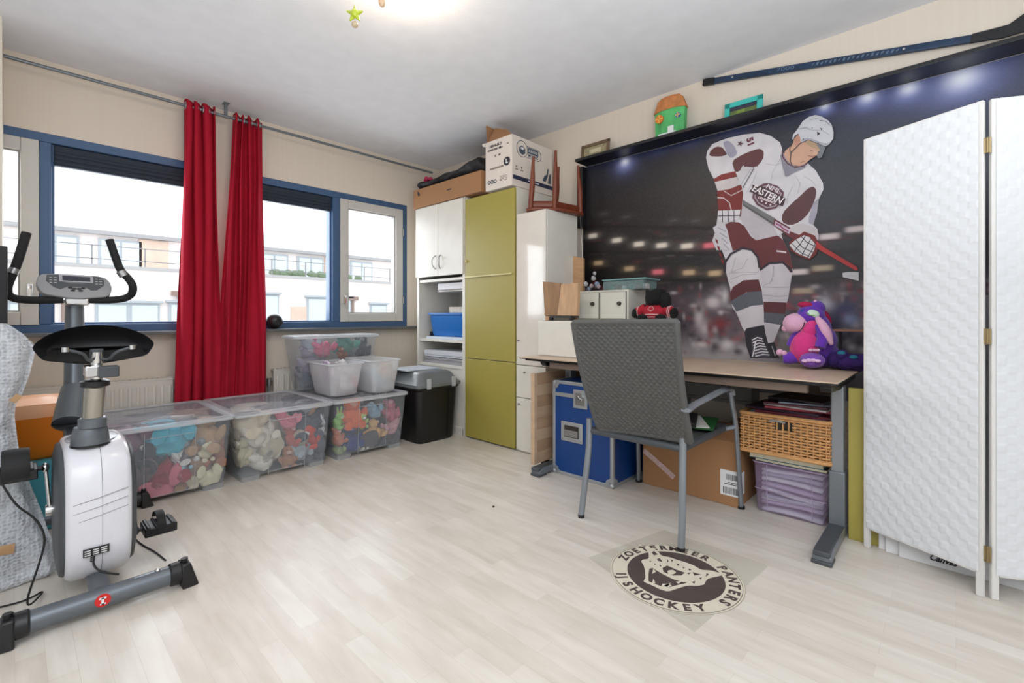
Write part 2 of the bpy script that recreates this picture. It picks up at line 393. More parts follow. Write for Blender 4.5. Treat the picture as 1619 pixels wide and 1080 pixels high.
zr = 2.49
rod = empty('curtain_rod', (1.3, 3.915, zr), 'long grey metal curtain rod under the ceiling above both windows', 'curtain rod')
r = MB(); r.cyl((-.6, 3.915, zr), (2.95, 3.915, zr), .0105, seg=14); r.build('rod', m_grey, rod)
for x in (-.3, 1.07):
    b = MB(); b.box(x - .011, 3.907, zr - .012, x + .011, 3.923, ZC - .004); b.box(x - .02, 3.885, ZC - .006, x + .02, 3.945, ZC - .001); b.build('bracket', m_grey, rod, bevel=.002)
def cloth_mat():
    m = M('red_curtain_cloth', (178, 30, 52), .85, var=.04, vscale=3, spec=.15)
    return m
def curtain(top, bot, nf, seed, label, zb, mids):
    """top/bot = (x_left, x_right); pleated cloth hanging from grommets"""
    rnd = random.Random(seed)
    root = empty('curtain', ((top[0] + top[1]) / 2, 3.95, zb), label, 'curtain', 'red curtains between the windows')
    ph = [rnd.random() * 6 for _ in range(6)]
    zt = zr + .038
    def fn(u, v):   # v 0 top .. 1 bottom
        xa = top[0] + (bot[0] - top[0]) * v ** mids; xb = top[1] + (bot[1] - top[1]) * v ** .8
        x = xa + (xb - xa) * u
        amp = .030 - .006 * v
        uu = u + .03 * math.sin(2.2 * v + ph[0]) + .035 * math.sin(u * 7 + ph[1]) * (.4 + v)
        y = 3.913 + amp * math.sin(2 * PI * nf * uu + ph[2] * .3) * (1 - .25 * math.sin(PI * u * 2 + ph[3]) * v) + .012 * math.sin(u * 31 + v * 5 + ph[4]) * v
        x += .012 * math.sin(2 * PI * nf * uu * 1.0 + 1.3) + .006 * math.sin(7 * v + 9 * u)
        z = zt + .008 * math.sin(2 * PI * nf * u) - (zt - zb) * v
        return Vector((x, min(y, 3.946), z))
    g = MB(); g.grid(120, 60, fn)
    cl = g.build('cloth', cloth_mat(), root, solid=.002, sharp=70)
    for k in range(int(nf * 2)):
        u = (k + .25) / (nf * 2); p = fn(u, 0)
        gr = MB(); c = Vector((p.x, 3.915, zr)); pts = [c + Vector((0.004 * (k % 2), math.cos(a) * .024, math.sin(a) * .024)) for a in [2 * PI * i / 16 for i in range(16)]]
        gr.tube(pts, .0045, 6, closed=True); gr.build('grommet', m_steel, root)
curtain((Yp(289, 200, 3.915).x, Yp(341, 200, 3.915).x), (Yp(272, 600, 3.915).x, Yp(352, 600, 3.915).x), 3.5, 3, 'left red curtain hanging in folds, nearer the exercise bike', .33, 1.5)
curtain((Yp(368, 200, 3.915).x, Yp(413, 200, 3.915).x), (Yp(340, 600, 3.915).x, Yp(422, 600, 3.915).x), 4.0, 11, 'right red curtain hanging in folds beside the dark ball', .33, .9)
bc = Yp(434, 503, 3.99)
b = MB(); b.ell((bc.x, 3.988, .914 + .062), .062, seg=28, rows=18)
tag(b.build('ball', M('black_ball', (24, 24, 28), .35)), 'small black ball lying on the grey window sill', 'ball')
# ================================================================ CLEAR STORAGE BOXES AND THE SOFT TOYS IN THEM
m_clear = M_clear('milky_clear_plastic', (214, 219, 226), .13, .25)
m_clear2 = M_clear('milky_clear_lid', (220, 222, 230), .22, .22)
m_edge = M_clear('clear_plastic_edges', (236, 239, 243), .36, .3)
def rrect(x0, y0, x1, y1, z, r, n=4):
    pts = []
    for cx, cy, a0 in ((x1 - r, y1 - r, 0), (x0 + r, y1 - r, 90), (x0 + r, y0 + r, 180), (x1 - r, y0 + r, 270)):
        for i in range(n + 1):
            a = math.radians(a0 + 90 * i / n); pts.append(Vector((cx + r * math.cos(a), cy + r * math.sin(a), z)))
    return pts
def storage_box(x0, x1, y0, y1, z0, z1, label, taper=.03, lid=True, clips=False, mats=None, group=None, notch=True):
    mc, me_, ml = mats or (m_clear, m_edge, m_clear2)
    root = empty('storage_box', ((x0 + x1) / 2, (y0 + y1) / 2, z0), label, 'storage box', group)
    b = MB(); rings = []
    zb0 = z0 + (.022 if notch else 0)
    lv = [(0, taper + .012), (.012, taper), (.5, taper * .5), (1, 0)]
    for t, ins in lv:
        z = zb0 + (z1 - zb0) * t if t != .012 else zb0 + .012
        rings.append([b.bm.verts.new(p) for p in rrect(x0 + ins, y0 + ins, x1 - ins, y1 - ins, z, .035)])
    b.loft(rings, cap=False); b.face(rings[0][::-1])
    b.build('tub', mc, root, solid=.0025)
    e = MB()          # thick edges: rim, corner ribs, front ribs and label field
    n = len(rrect(0, 0, 1, 1, 0, .1))
    e.tube(rrect(x0 - .004, y0 - .004, x1 + .004, y1 + .004, z1 - .006, .036), .006, 6, closed=True)
    xm = (x0 + x1) / 2; wd = x1 - x0
    if notch:
        for xa_, xb_ in ((x0 + taper + .006, x0 + .24 * wd), (x1 - .24 * wd, x1 - taper - .006)):
            f = MB(); rg = [[f.bm.verts.new(p) for p in rrect(xa_, y0 + taper + i, xb_, y1 - taper - i, z, .02)] for z, i in ((z0, .006), (z0 + .03, .001))]; f.loft(rg); f.build('foot_ridge', m_edge, root)
    def fy(t): return y0 + taper * (1 - t) * 1.0 - .003
    ht = z1 - z0
    for s in (-.19, .19):
        e.tube([(xm + s * wd, fy(.03), z0 + .02), (xm + s * wd, fy(.93), z0 + ht * .93)], .0016, 5)
    if notch:
        e.tube([(xm - .18 * wd, fy(.06), z0 + ht * .09), (xm + .18 * wd, fy(.06), z0 + ht * .09)], .0014, 5)
        e.tube([(xm - .18 * wd, fy(.85), z0 + ht * .86), (xm + .18 * wd, fy(.85), z0 + ht * .86)], .0018, 5)
    e.build('ribs', me_, root)
    if lid:
        l = MB(); rg = []
        for ins, z in ((-.014, z1 - .014), (-.014, z1 + .004), (-.004, z1 + .010), (.02, z1 + .010), (.03, z1 + .002)):
            rg.append([l.bm.verts.new(p) for p in rrect(x0 + ins, y0 + ins, x1 - ins, y1 - ins, z, .04)])
        l.loft(rg, cap=False); lo = l.build('lid_rim', me_, root, sharp=60)
        l = MB(); v = [l.bm.verts.new(p) for p in rrect(x0 + .03, y0 + .03, x1 - .03, y1 - .03, z1 + .002, .03)]; l.face(v)
        l.build('lid', ml, root, solid=.002)
    return root
ZL = .418
storage_box(.285, .895, 3.135, 3.875, 0, ZL, 'long clear lidded box of soft toys behind the exercise bike', group=None)
storage_box(.915, 1.505, 3.125, 3.875, 0, ZL, 'middle large clear lidded box with cream and zebra toys, in front of the curtains')
storage_box(1.525, 2.115, 3.125, 3.875, 0, ZL, 'right large clear lidded box on the floor with orange and green toys')
z2 = ZL + .012
storage_box(1.455, 2.155, 3.62, 3.87, z2, .855, 'wide clear lidded box leaning highest behind the two small boxes', taper=.05, notch=False)
m_clr3 = M_clear('frosted_plastic', (235, 234, 236), .38, .35)
storage_box(1.535, 1.805, 3.225, 3.61, z2, .672, 'small frosted open box stacked on the lids, left of its twin', taper=.035, lid=False, mats=(m_clr3, m_edge, m_clr3), notch=False)
storage_box(1.830, 2.085, 3.165, 3.60, z2, .682, 'small frosted open box stacked on the lids, right of its twin', taper=.03, lid=False, mats=(m_clr3, m_edge, m_clr3), notch=False)

PL = {}
def fur(col):
    k = 'plush_%d_%d_%d' % col
    return M(k, col, .95, var=.12, vscale=22, bump=.6, bscale=180, sheen=.15)
m_eye = M('black_bead', (12, 12, 14), .2)
BINS = [(.285, .895, 3.135, 3.875, 0.022, .418, .03), (.915, 1.505, 3.125, 3.875, .022, .418, .03), (1.525, 2.115, 3.125, 3.875, .022, .418, .03), (1.455, 2.155, 3.62, 3.87, .43, .855, .05), (1.535, 1.805, 3.225, 3.61, .43, .70, .035), (1.83, 2.085, 3.165, 3.60, .43, .70, .03)]
CUR = [0]
def squash(mb):
    """soft bodies give way to the box walls"""
    X0, X1, Y0_, Y1_, Z0, Z1, tp = BINS[CUR[0]]
    for v in mb.bm.verts:
        z = min(max(v.co.z, Z0 + .008), Z1 - .012); ins = tp * (1 - (z - Z0) / (Z1 - Z0)) + .008
        v.co = Vector((min(max(v.co.x, X0 + ins), X1 - ins), min(max(v.co.y, Y0_ + ins), Y1_ - ins), z))
def plush(c, s, col, label, kind='bear', rot=0, tilt=0, col2=None):
    """small soft toy: body, head, ears and limbs in one fur mesh, with snout and eyes as parts"""
    c = Vector(c); R = Rz(rot) @ Rx(tilt)
    def P(x, y, z): return c + R @ (Vector((x, y, z)) * s)
    s *= 1.42
    b = MB(); nz = dict(noi=.25, nsc=5, seed=random.random() * 9)
    hd = P(0, -.25, .62)
    b.ell(P(0, 0, 0), (.48 * s, .42 * s, .52 * s), R, 14, 10, **nz)
    b.ell(hd, (.36 * s, .34 * s, .33 * s), R, 14, 10, **nz)
    if kind == 'bear':
        for sx in (-1, 1): b.ell(P(.27 * sx, -.2, .92), (.13 * s, .08 * s, .13 * s), R, 8, 6)
    elif kind == 'rabbit':
        for sx in (-1, 1): b.ell(P(.2 * sx, -.2, 1.15), (.1 * s, .07 * s, .34 * s), R @ Ry(12 * sx), 8, 8)
    elif kind == 'fish':
        b.ell(P(0, .45, .2), (.08 * s, .34 * s, .32 * s), R, 8, 6, **nz)
    for sx in (-1, 1):
        b.ell(P(.48 * sx, -.2, .12), (.16 * s, .16 * s, .3 * s), R @ Ry(28 * sx), 8, 7)
        b.ell(P(.3 * sx, -.5, -.38), (.18 * s, .32 * s, .17 * s), R @ Rz(-15 * sx), 8, 7)
    squash(b)
    o = b.build('plush_toy', fur(col))
    tag(o, label, 'soft toy', 'soft toys in the clear boxes')
    sn = MB(); sn.ell(P(0, -.56, .55), (.17 * s, .13 * s, .13 * s), R, 10, 7); squash(sn); sn.build('muzzle', fur(col2 or tuple(min(255, int(v * .5 + 120)) for v in col)), o)
    e = MB()
    for sx in (-1, 1): e.ell(P(.13 * sx, -.58, .73), .035 * s, None, 6, 5)
    squash(e); e.build('eyes', m_eye, o)
    return o
def T(px, py, dy, s, col, where, kind='bear', rot=0, tilt=0, col2=None):
    c = Yp(px, py, dy); plush(c, s, col, where, kind, rot, tilt, col2)
ya = 3.135 + .125
T(195, 700, ya + .02, .15, (150, 110, 130), 'dusky mauve soft toy half hidden behind the white bike housing', 'bear', 10, -70)
T(262, 694, ya, .155, (78, 190, 214), 'turquoise soft toy at the top of the box behind the bike', 'fish', 10, -60)
T(222, 735, ya, .14, (72, 84, 92), 'slate grey soft toy beside the white bike housing', 'bear', -20, -40)
T(234, 712, ya - .01, .07, (226, 222, 200), 'small cream soft toy under the turquoise one', 'rabbit', 60, -50)
T(256, 748, ya, .135, (176, 60, 72), 'dull red soft toy in the middle of the box behind the bike', 'bear', 15, -30)
T(246, 775, ya - .01, .14, (226, 120, 138), 'large pink soft toy at the bottom of the box behind the bike', 'rabbit', 80, -80)
T(287, 722, ya - .03, .075, (238, 234, 224), 'little white soft toy at the middle of the bike-side box', 'rabbit', 30, -20)
T(292, 738, ya - .04, .05, (160, 205, 222), 'tiny pale blue soft toy under the little white one', 'bear', 0, -40)
T(281, 762, ya - .01, .085, (172, 132, 96), 'tan soft toy near the bottom of the bike-side box', 'bear', -30, -20)
T(305, 758, ya - .03, .07, (228, 216, 186), 'cream soft toy between the tan and the brown ones', 'bear', 20, -10)
T(322, 695, ya + .02, .13, (196, 160, 124), 'beige bear high in the right end of the bike-side box', 'bear', -15, -20)
T(344, 722, ya, .10, (170, 112, 84), 'chestnut brown bear low at the right end of the bike-side box', 'bear', -25, -30)
T(325, 718, ya - .05, .05, (234, 222, 190), 'small blond soft toy against the front of the bike-side box', 'bear', 10, 0)
T(330, 752, ya - .03, .095, (236, 226, 192), 'pale yellow soft toy at the bottom right of the bike-side box', 'bear', -10, -70)
T(299, 690, ya + .04, .10, (148, 160, 164), 'grey soft toy behind the label field of the bike-side box', 'bear', 0, -20)

T(215, 735, 3.45, .26, (120, 104, 110), 'big greyish soft toy at the back left of the bike-side box', 'bear', 20, -40)
T(290, 730, 3.50, .26, (160, 132, 110), 'big tan soft toy at the back right of the bike-side box', 'bear', -20, -40)
T(250, 700, 3.50, .24, (96, 104, 118), 'big slate soft toy at the back of the bike-side box', 'bear', 0, -50)
T(212, 722, ya, .12, (70, 78, 86), 'dark slate soft toy against the front of the bike-side box', 'bear', 0, -60)
CUR[0] = 1; yb = 3.125 + .125
T(410, 700, 3.45, .26, (196, 184, 162), 'big fawn soft toy at the back left of the middle box', 'bear', 20, -40)
T(480, 700, 3.50, .26, (84, 90, 104), 'big blue grey soft toy at the back right of the middle box', 'bear', -20, -40)
T(500, 665, 3.30, .13, (70, 78, 94), 'dark blue grey soft toy high at the right of the middle box', 'bear', 0, -40)
T(392, 665, yb + .02, .15, (228, 212, 184), 'large cream bear in the left end of the middle box', 'bear', -30, -10)
T(408, 690, yb - .02, .115, (236, 222, 206), 'off-white soft toy with a pinkish tint in the middle box', 'rabbit', 20, -40)
T(412, 728, yb - .03, .10, (226, 222, 208), 'white and black striped zebra toy at the bottom left of the middle box', 'bear', 40, -60, (60, 60, 60))
T(383, 722, yb, .09, (206, 196, 160), 'straw coloured soft toy in the corner of the middle box', 'bear', -60, -20)
T(455, 668, yb, .075, (232, 130, 150), 'rose pink soft toy near the top of the middle box', 'rabbit', 90, -60)
T(478, 676, yb + .06, .14, (62, 72, 90), 'navy grey soft toy behind the pink and red ones', 'bear', 0, -20)
T(496, 692, yb - .03, .075, (214, 66, 44), 'bright red soft toy with a white side in the middle box', 'fish', -60, 10, (240, 240, 236))
T(463, 696, yb - .01, .07, (198, 96, 84), 'faded red soft toy beside the bright red one', 'bear', 30, -40)
T(474, 712, yb - .02, .08, (170, 182, 190), 'light grey soft toy low in the middle box', 'bear', 10, -30)
T(455, 728, yb - .02, .07, (186, 132, 96), 'light brown soft toy at the bottom of the middle box', 'bear', -10, -10)
T(503, 722, yb + .01, .10, (94, 98, 104), 'dark grey soft toy in the bottom right of the middle box', 'bear', -30, -50)
T(512, 678, yb - .02, .05, (240, 236, 228), 'small white soft toy touching the right end of the middle box', 'rabbit', -20, -10)
T(487, 648, yb + .04, .07, (196, 152, 122), 'tan soft toy under the lid of the middle box', 'bear', 90, -70)
CUR[0] = 2; yc = 3.125 + .12
T(560, 690, 3.45, .25, (84, 78, 84), 'big dark soft toy at the back left of the right box', 'bear', 20, -40)
T(600, 685, 3.50, .25, (96, 92, 104), 'big grey soft toy at the back right of the right box', 'bear', -20, -40)
T(556, 662, yc, .12, (230, 104, 46), 'orange soft toy in the upper left of the right box', 'bear', -10, -20)
T(534, 668, yc - .02, .055, (140, 196, 84), 'lime green soft toy at the left corner of the right box', 'rabbit', 20, 0)
T(572, 668, yc - .04, .05, (180, 210, 120), 'pale green soft toy with a white ring face in the right box', 'bear', 0, 0, (245, 245, 245))
T(555, 700, yc, .095, (36, 60, 132), 'royal blue soft toy at the bottom of the right box', 'bear', 0, -40)
T(534, 695, yc - .02, .06, (208, 120, 84), 'coral soft toy under the lime green one', 'bear', 20, -30)
T(592, 684, yc - .03, .075, (226, 180, 120), 'golden soft toy in the middle of the right box', 'fish', 80, -30)
T(592, 652, yc - .03, .07, (142, 176, 200), 'sky blue soft toy behind the label field of the right box', 'bear', 0, -80)
T(618, 655, yc, .085, (206, 110, 134), 'raspberry pink soft toy at the upper right of the right box', 'bear', -20, -50)
T(618, 678, yc - .03, .07, (214, 164, 172), 'dusty pink soft toy below the raspberry one', 'rabbit', -90, -60)
T(604, 703, yc + .02, .11, (70, 78, 90), 'charcoal soft toy along the bottom of the right box', 'bear', 0, -60)
T(573, 706, yc - .03, .045, (232, 222, 196), 'little cream soft toy at the bottom of the right box', 'bear', 0, -30)
T(536, 713, yc - .02, .05, (160, 180, 120), 'sage green soft toy at the very bottom left of the right box', 'bear', 0, -60)
CUR[0] = 3; yd = 3.62 + .11
T(508, 552, yd - .02, .10, (226, 120, 150), 'candy pink soft toy in the highest clear box', 'bear', 30, -50)
T(490, 545, yd + .02, .09, (188, 196, 208), 'silver grey soft toy left in the highest clear box', 'bear', 60, -60)
T(545, 545, yd, .10, (84, 152, 136), 'sea green soft toy in the highest clear box', 'fish', 80, -40)
T(572, 556, yd + .02, .095, (72, 76, 84), 'black and grey soft toy right in the highest clear box', 'bear', -20, -40)
T(540, 562, yd - .04, .05, (150, 84, 50), 'rust brown soft toy between the pink and black ones', 'bear', 0, -30)
T(492, 580, yd, .12, (150, 138, 156), 'mauve grey soft toy low at the left of the highest clear box', 'bear', 0, -40)
T(486, 600, yd, .10, (110, 112, 126), 'dark grey soft toy at the bottom left of the highest clear box', 'bear', 0, -60)
T(560, 585, yd + .03, .16, (130, 130, 140), 'ash grey soft toy hidden low in the highest clear box', 'bear', 0, -40)
CUR[0] = 4; ye = 3.33
T(512, 594, ye, .085, (186, 166, 192), 'lilac soft toy in the left small frosted box', 'bear', 20, -20)
T(546, 612, 3.33, .06, (228, 226, 228), 'white soft toy in the left small frosted box', 'bear', 0, -40)
T(562, 608, 3.32, .045, (224, 120, 146), 'pink soft toy in the corner of the left small frosted box', 'bear', 0, -30)
T(545, 588, 3.42, .075, (206, 204, 206), 'grey white soft toy under the rim of the left small frosted box', 'bear', 0, -60)
CUR[0] = 5
T(610, 592, 3.30, .075, (196, 168, 150), 'fawn soft toy in the right small frosted box', 'bear', 0, -30)
T(600, 603, 3.32, .08, (150, 186, 206), 'baby blue soft toy in the right small frosted box', 'bear', 30, -60)
T(612, 612, 3.27, .05, (234, 234, 230), 'snow white soft toy at the bottom of the right small frosted box', 'bear', 0, -40)

# ---------------------------------------------------------------- black tub with grey lid
root = empty('litter_box', (2.375, 3.3, 0), 'black plastic tub with a grey domed lid beside the white shelf cabinet', 'storage tub')
b = MB(); rg = []
for z, i in ((0, .045), (.02, .035), (.42, .012), (.435, .0), (.45, .0)):
    rg.append([b.bm.verts.new(p) for p in rrect(2.15 + i, 3.035 + i, 2.585 - i, 3.56 - i, z, .05)])
b.loft(rg); b.tube([(2.47, 3.062, .04), (2.47, 3.046, .42)], .004, 6)
b.build('tub', M('black_tub', (20, 20, 21), .35), root)
b = MB(); rg = []
for z, i in ((.45, -.012), (.475, -.012), (.48, .0), (.55, .045), (.565, .07), (.57, .12)):
    rg.append([b.bm.verts.new(p) for p in rrect(2.15 + i, 3.035 + i, 2.585 - i, 3.56 - i, z, .05)])
b.loft(rg); b.build('lid', M('mid_grey_plastic', (112, 116, 118), .3), root, sharp=50)
for x in (2.24, 2.49):
    b = MB(); b.box(x - .018, 3.005, .44, x + .018, 3.022, .52); b.build('clip', M('light_grey_plastic', (176, 180, 184), .35), root, bevel=.004)
m = MB(); m.box(2.16, 3.2, .571, 2.5, 3.5, .576); tag(m.build('paper_sheet', M('pale_sheet', (196, 204, 214), .3)), 'pale glossy sheet lying on the grey lid of the black tub', 'paper')

# ================================================================ WHITE SHELF CABINET
FX = 2.62
cab = empty('shelf_cabinet', (2.86, 3.38, 0), 'tall white cabinet with two upper doors and open shelves beside the window', 'cabinet')
Y0, Y1, CH = 3.022, 3.715, 2.03
b = MB(); t = .022
b.box(FX, Y0, 0, DX - .02, Y0 + t + .012, CH); b.box(FX, Y1 - t - .012, 0, DX - .02, Y1, CH); b.box(FX, Y0 + t, CH - .03, DX - .02, Y1 - t, CH); b.box(DX - .04, Y0 + t, 0, DX - .02, Y1 - t, CH - .03)
b.box(FX, Y0 + t, 0, DX - .04, Y1 - t, .06); b.build('carcass', m_white, cab, bevel=.0015)
ym = (Y0 + Y1) / 2
for s, (ya_, yb_) in enumerate(((Y0 + .008, ym - .002), (ym + .002, Y1 - .008))):
    d = MB(); d.box(FX - .02, ya_, 1.375, FX - .001, yb_, CH - .012)
    do = d.build('door', m_white, cab, bevel=.002)
    hy = ym + (.03 if s else -.03); zc_ = 1.50
    h = MB(); h.tube([(FX - .02, hy, zc_ - .06), (FX - .045, hy + (.014 if s else -.014), zc_ - .04), (FX - .05, hy + (.022 if s else -.022), zc_), (FX - .045, hy + (.014 if s else -.014), zc_ + .04), (FX - .02, hy, zc_ + .06)], .005, 8, 2)
    h.build('handle', m_steel, do)
for z in (1.345, .80, .575):
    b = MB(); b.box(FX + .006, Y0 + .03, z - .016, DX - .04, Y1 - .03, z + .008); b.build('shelf', m_white, cab, bevel=.0015)
b = MB(); b.box(FX + .10, Y0 + .03, 1.24, DX - .04, Y1 - .2, 1.255); b.build('shelf', m_white, cab, bevel=.0015)
b = MB(); b.box(FX + .012, Y0 + .034, .06, FX + .03, Y1 - .034, .565); b.build('lower_panel', m_white, cab, bevel=.0015)
# things on the shelves
b = MB(); b.box(FX + .06, Y0 + .05, 1.256, FX + .36, Y1 - .24, 1.315); o = b.build('flat_box', M('cold_white_card', (222, 222, 224), .5), bevel=.003)
tag(o, 'flat white box lying on the thin upper shelf under the cabinet doors', 'box')
root = empty('storage_crate', (2.8, 3.3, .83), 'blue plastic storage box with dark clips on the middle shelf', 'storage box')
b = MB(); rg = []
for z, i in ((.832, .035), (.845, .028), (1.02, .01), (1.03, -.004), (1.045, -.004)):
    rg.append([b.bm.verts.new(p) for p in rrect(FX + .05 + i, Y0 + .06 + i, FX + .42 - i, Y1 - .1 - i, z, .03)])
b.loft(rg); b.build('tub', M('blue_plastic', (34, 112, 190), .35), root)
for y in (Y0 + .1, Y1 - .12):
    c = MB(); c.box(FX + .07, y - .01, .832, FX + .11, y + .015, .87); c.build('clip', m_black, root, bevel=.003)
b = MB(); b.box(FX + .02, Y0 + .06, .809, FX + .44, Y1 - .12, .829); tag(b.build('paper_pile', M('bluish_paper', (206, 214, 228), .7), bevel=.002), 'thin pile of pale paper under the blue storage box', 'paper')
b = MB(); b.box(FX + .12, Y0 + .08, 1.047, FX + .36, Y0 + .36, 1.10); o = b.build('pattern_box', M('mottled_card', (196, 188, 172), .7, var=.3, vscale=30), bevel=.002)
tag(o, 'small mottled cream box standing on the blue storage box', 'box')
for i, (z, col, lab) in enumerate(((.584, (170, 168, 172), 'lower grey pile of papers on the bottom open shelf'), (.646, (214, 216, 222), 'upper white pile of papers on the bottom open shelf'))):
    b = MB()
    for k in range(6):
        j = random.uniform(-.008, .008); zz = z + k * .0095
        b.box(FX + .03 + j, Y0 + .05 + j, zz, FX + .33 + j, Y1 - .07 - i * .01 + j, zz + .0085)
    tag(b.build('paper_pile', M('paper_pile_%d' % i, col, .8)), lab, 'paper')
# ================================================================ GREEN WARDROBE
m_olive = M('olive_green_laminate', (164, 152, 72), .42, var=.03, vscale=2)
war = empty('wardrobe', (2.86, 2.72, 0), 'tall wardrobe with olive green doors between the two white cabinets', 'wardrobe')
G0, G1, GH = 2.425, 3.012, 2.0
b = MB(); b.box(FX + .002, G0, .02, DX - .02, G1, GH); b.box(FX, G1 - .016, .0, FX + .3, G1, GH + .012); b.build('carcass', m_white, war, bevel=.001)
b = MB(); b.box(FX - .019, G0 + .004, .668, FX, G1 - .016, GH - .006); do = b.build('door', m_olive, war, bevel=.0015)
b2 = MB(); b2.box(FX - .019, G0 + .004, .012, FX, G1 - .016, .662); b2.build('door', m_olive, war, bevel=.0015)
h = MB(); h.box(FX - .034, G0 + .03, 1.334, FX - .0195, G1 - .02, 1.346); h.build('handle_strip', M('pale_yellow_trim', (216, 208, 150), .4), do, bevel=.003)
h = MB(); h.ell((FX - .028, G1 - .03, 1.475), .012, seg=12); h.build('knob', M('pale_yellow_trim', (216, 208, 150), .4), do)
# ================================================================ TALL GLOSSY WHITE CABINET
gc = empty('tall_cabinet', (2.8, 2.27, 0), 'glossy tall white cabinet right of the olive wardrobe, under the upturned stool', 'cabinet')
A0, A1, AH, AD = 2.127, 2.412, 1.785, 2.985
b = MB(); b.box(FX, A0, 0, AD, A1, AH); b.build('carcass', m_white, gc, bevel=.001)
for z0, z1, kz, ky, nm in ((.655, 1.783, .835, A1 - .03, 'door'), (.41, .648, .60, A1 - .09, 'drawer'), (.012, .403, .36, A1 - .035, 'door')):
    d = MB(); d.box(FX - .019, A0 + .001, z0, FX, A1 - .001, z1); do = d.build(nm, m_gloss if z0 > .6 else m_white, gc, bevel=.0015)
    k = MB(); k.cyl((FX - .019, ky, kz), (FX - .036, ky, kz), .0045, .007, 12); k.build('knob', m_steel, do)
# ================================================================ THINGS ON TOP OF THE CABINETS
root = empty('cardboard_box', (2.8, 3.3, 2.03), 'long flat brown cardboard box on top of the white shelf cabinet', 'cardboard box')
b = MB(); b.box(2.60, 2.80, 2.031, 3.05, 3.745, 2.205); b.build('box', m_card, root, bevel=.003)
b = MB(); b.box(2.5985, 3.18, 2.115, 2.5995, 3.24, 2.125); b.build('mark', m_ink, root, smooth=False)
root = empty('sports_bag', (2.8, 3.3, 2.2), 'long slack black bag lying on the flat cardboard box', 'bag')
b = MB()
def bagf(u, v):
    y = 3.80 - 1.0 * u; a = 2 * PI * v
    h = .07 + .085 * u + .012 * math.sin(u * 17); w = .17 + .02 * math.sin(u * 9)
    e = min(1, u * 7 + .25, (1 - u) * 9 + .3)
    p = Vector((2.79 + w * e * math.cos(a), y, 2.207 + h * .5 * e + h * .5 * e * math.sin(a)))
    n = noise.noise(p * 13) * .018
    p.x += n; p.z = max(2.206, p.z + n * 1.2); return p
b.grid(60, 26, bagf); b.build('body', M('black_nylon', (30, 29, 32), .65, bump=.4, bscale=40), root)
b = MB(); b.tube([(2.66, 3.7, 2.235), (2.61, 3.68, 2.20), (2.595, 3.655, 2.16), (2.592, 3.64, 2.14)], .012, 8, 1, flat=(.02, .006)); b.build('strap', M('dark_grey_web', (70, 72, 80), .8), root)
b = MB()
for k in range(5): b.ell((2.66 + .015 * k, 3.62 + .03 * math.sin(k * 2), 2.30 + .006 * math.cos(k * 3)), (.02, .022, .018), seed=k, noi=.5)
tag(b.build('hair_band', M('hot_pink', (190, 50, 90), .8)), 'little crumpled pink cloth on the far end of the black bag', 'cloth')
# white removal box
bx0, bx1, by0, by1, bz0, bz1 = 2.595, 3.085, 2.452, 2.745, 2.032, 2.405
MBX = empty('moving_box', ((bx0 + bx1) / 2, (by0 + by1) / 2, bz0), 'white printed removal box standing on the olive wardrobe', 'cardboard box')
b = MB(); b.box(bx0, by0, bz0 - .0175, bx1, by1, bz1); b.build('box', M('white_card', (226, 216, 206), .8), MBX, bevel=.004)
b = MB(); b.prism([(bx0 + .02, by1 - .002, bz1), (bx1 - .1, by1 - .002, bz1), (bx1 - .12, by1 + .03, bz1 + .15), (bx0 + .03, by1 + .02, bz1 + .155)], (0, .004, 0)); b.prism([(bx0 + .004, by0 + .01, bz1), (bx0 + .004, by1 - .02, bz1), (bx0 + .06, by1 - .05, bz1 + .125), (bx0 + .09, by0 + .14, bz1 + .095)], (.004, 0, 0))
b.build('open_flap', m_card, MBX)
b = MB(); b.prism([(bx0, by1, bz1), (bx0 - .018, by1 + .02, bz1 - .01), (bx0, by1 + .03, bz1 - .022), (bx0 + .01, by1, bz1 - .03)], (.004, 0, 0)); b.build('torn_flap', M('white_card', (226, 216, 206), .8), MBX)
e = .0012
fl = frame((bx0 - e, by1, bz0), (0, -1, 0), (0, 0, 1)); fr = frame((bx0, by0 - e, bz0), (1, 0, 0), (0, 0, 1))
def onf(m, x, y): return m @ Matrix.Translation((x, y, 0))
def ringmark(mb, m, x, y, r, w, seg=28):
    mb.tube([m @ Vector((x + r * math.cos(2 * PI * i / seg), y + r * math.sin(2 * PI * i / seg), 0)) for i in range(seg)], w, 6, closed=True)
def disc(mb, m, x, y, r, h=.0008, seg=26, rx=None):
    mb.prism([m @ Vector((x + (rx or r) * math.cos(2 * PI * i / seg), y + r * math.sin(2 * PI * i / seg), 0)) for i in range(seg)], (m.to_3x3() @ Vector((0, 0, h))))
text('lettering', '1-800-46-84-27', onf(fl, .115, .327), .03, m_ink, MBX, sx=.75, bold=.0006)
b = MB()
for k in range(11): b.obox(fl @ Vector((.035 + .0155 * k, .298, .0003)), (.0006, .011 - .003 * (k % 3 == 1), .013 + .004 * (k % 2)))
b.build('small_lettering', m_ink, MBX, smooth=False)
b = MB()
for k in range(14): b.obox(fl @ Vector((.06 + .0112 * k, .148, .0003)), (.0006, .008 - .002 * (k % 3 == 1), .012 + .003 * (k % 2)))
b.build('small_lettering', M('brown_print', (120, 100, 92), .8), MBX, smooth=False)
b = MB(); disc(b, fl, .24, .175, .034); b.build('size_mark', m_ink, MBX)
text('lettering', 'L', onf(fl, .24, .175) @ Matrix.Translation((0, 0, .0012)), .045, m_paper, MBX, bold=.002)
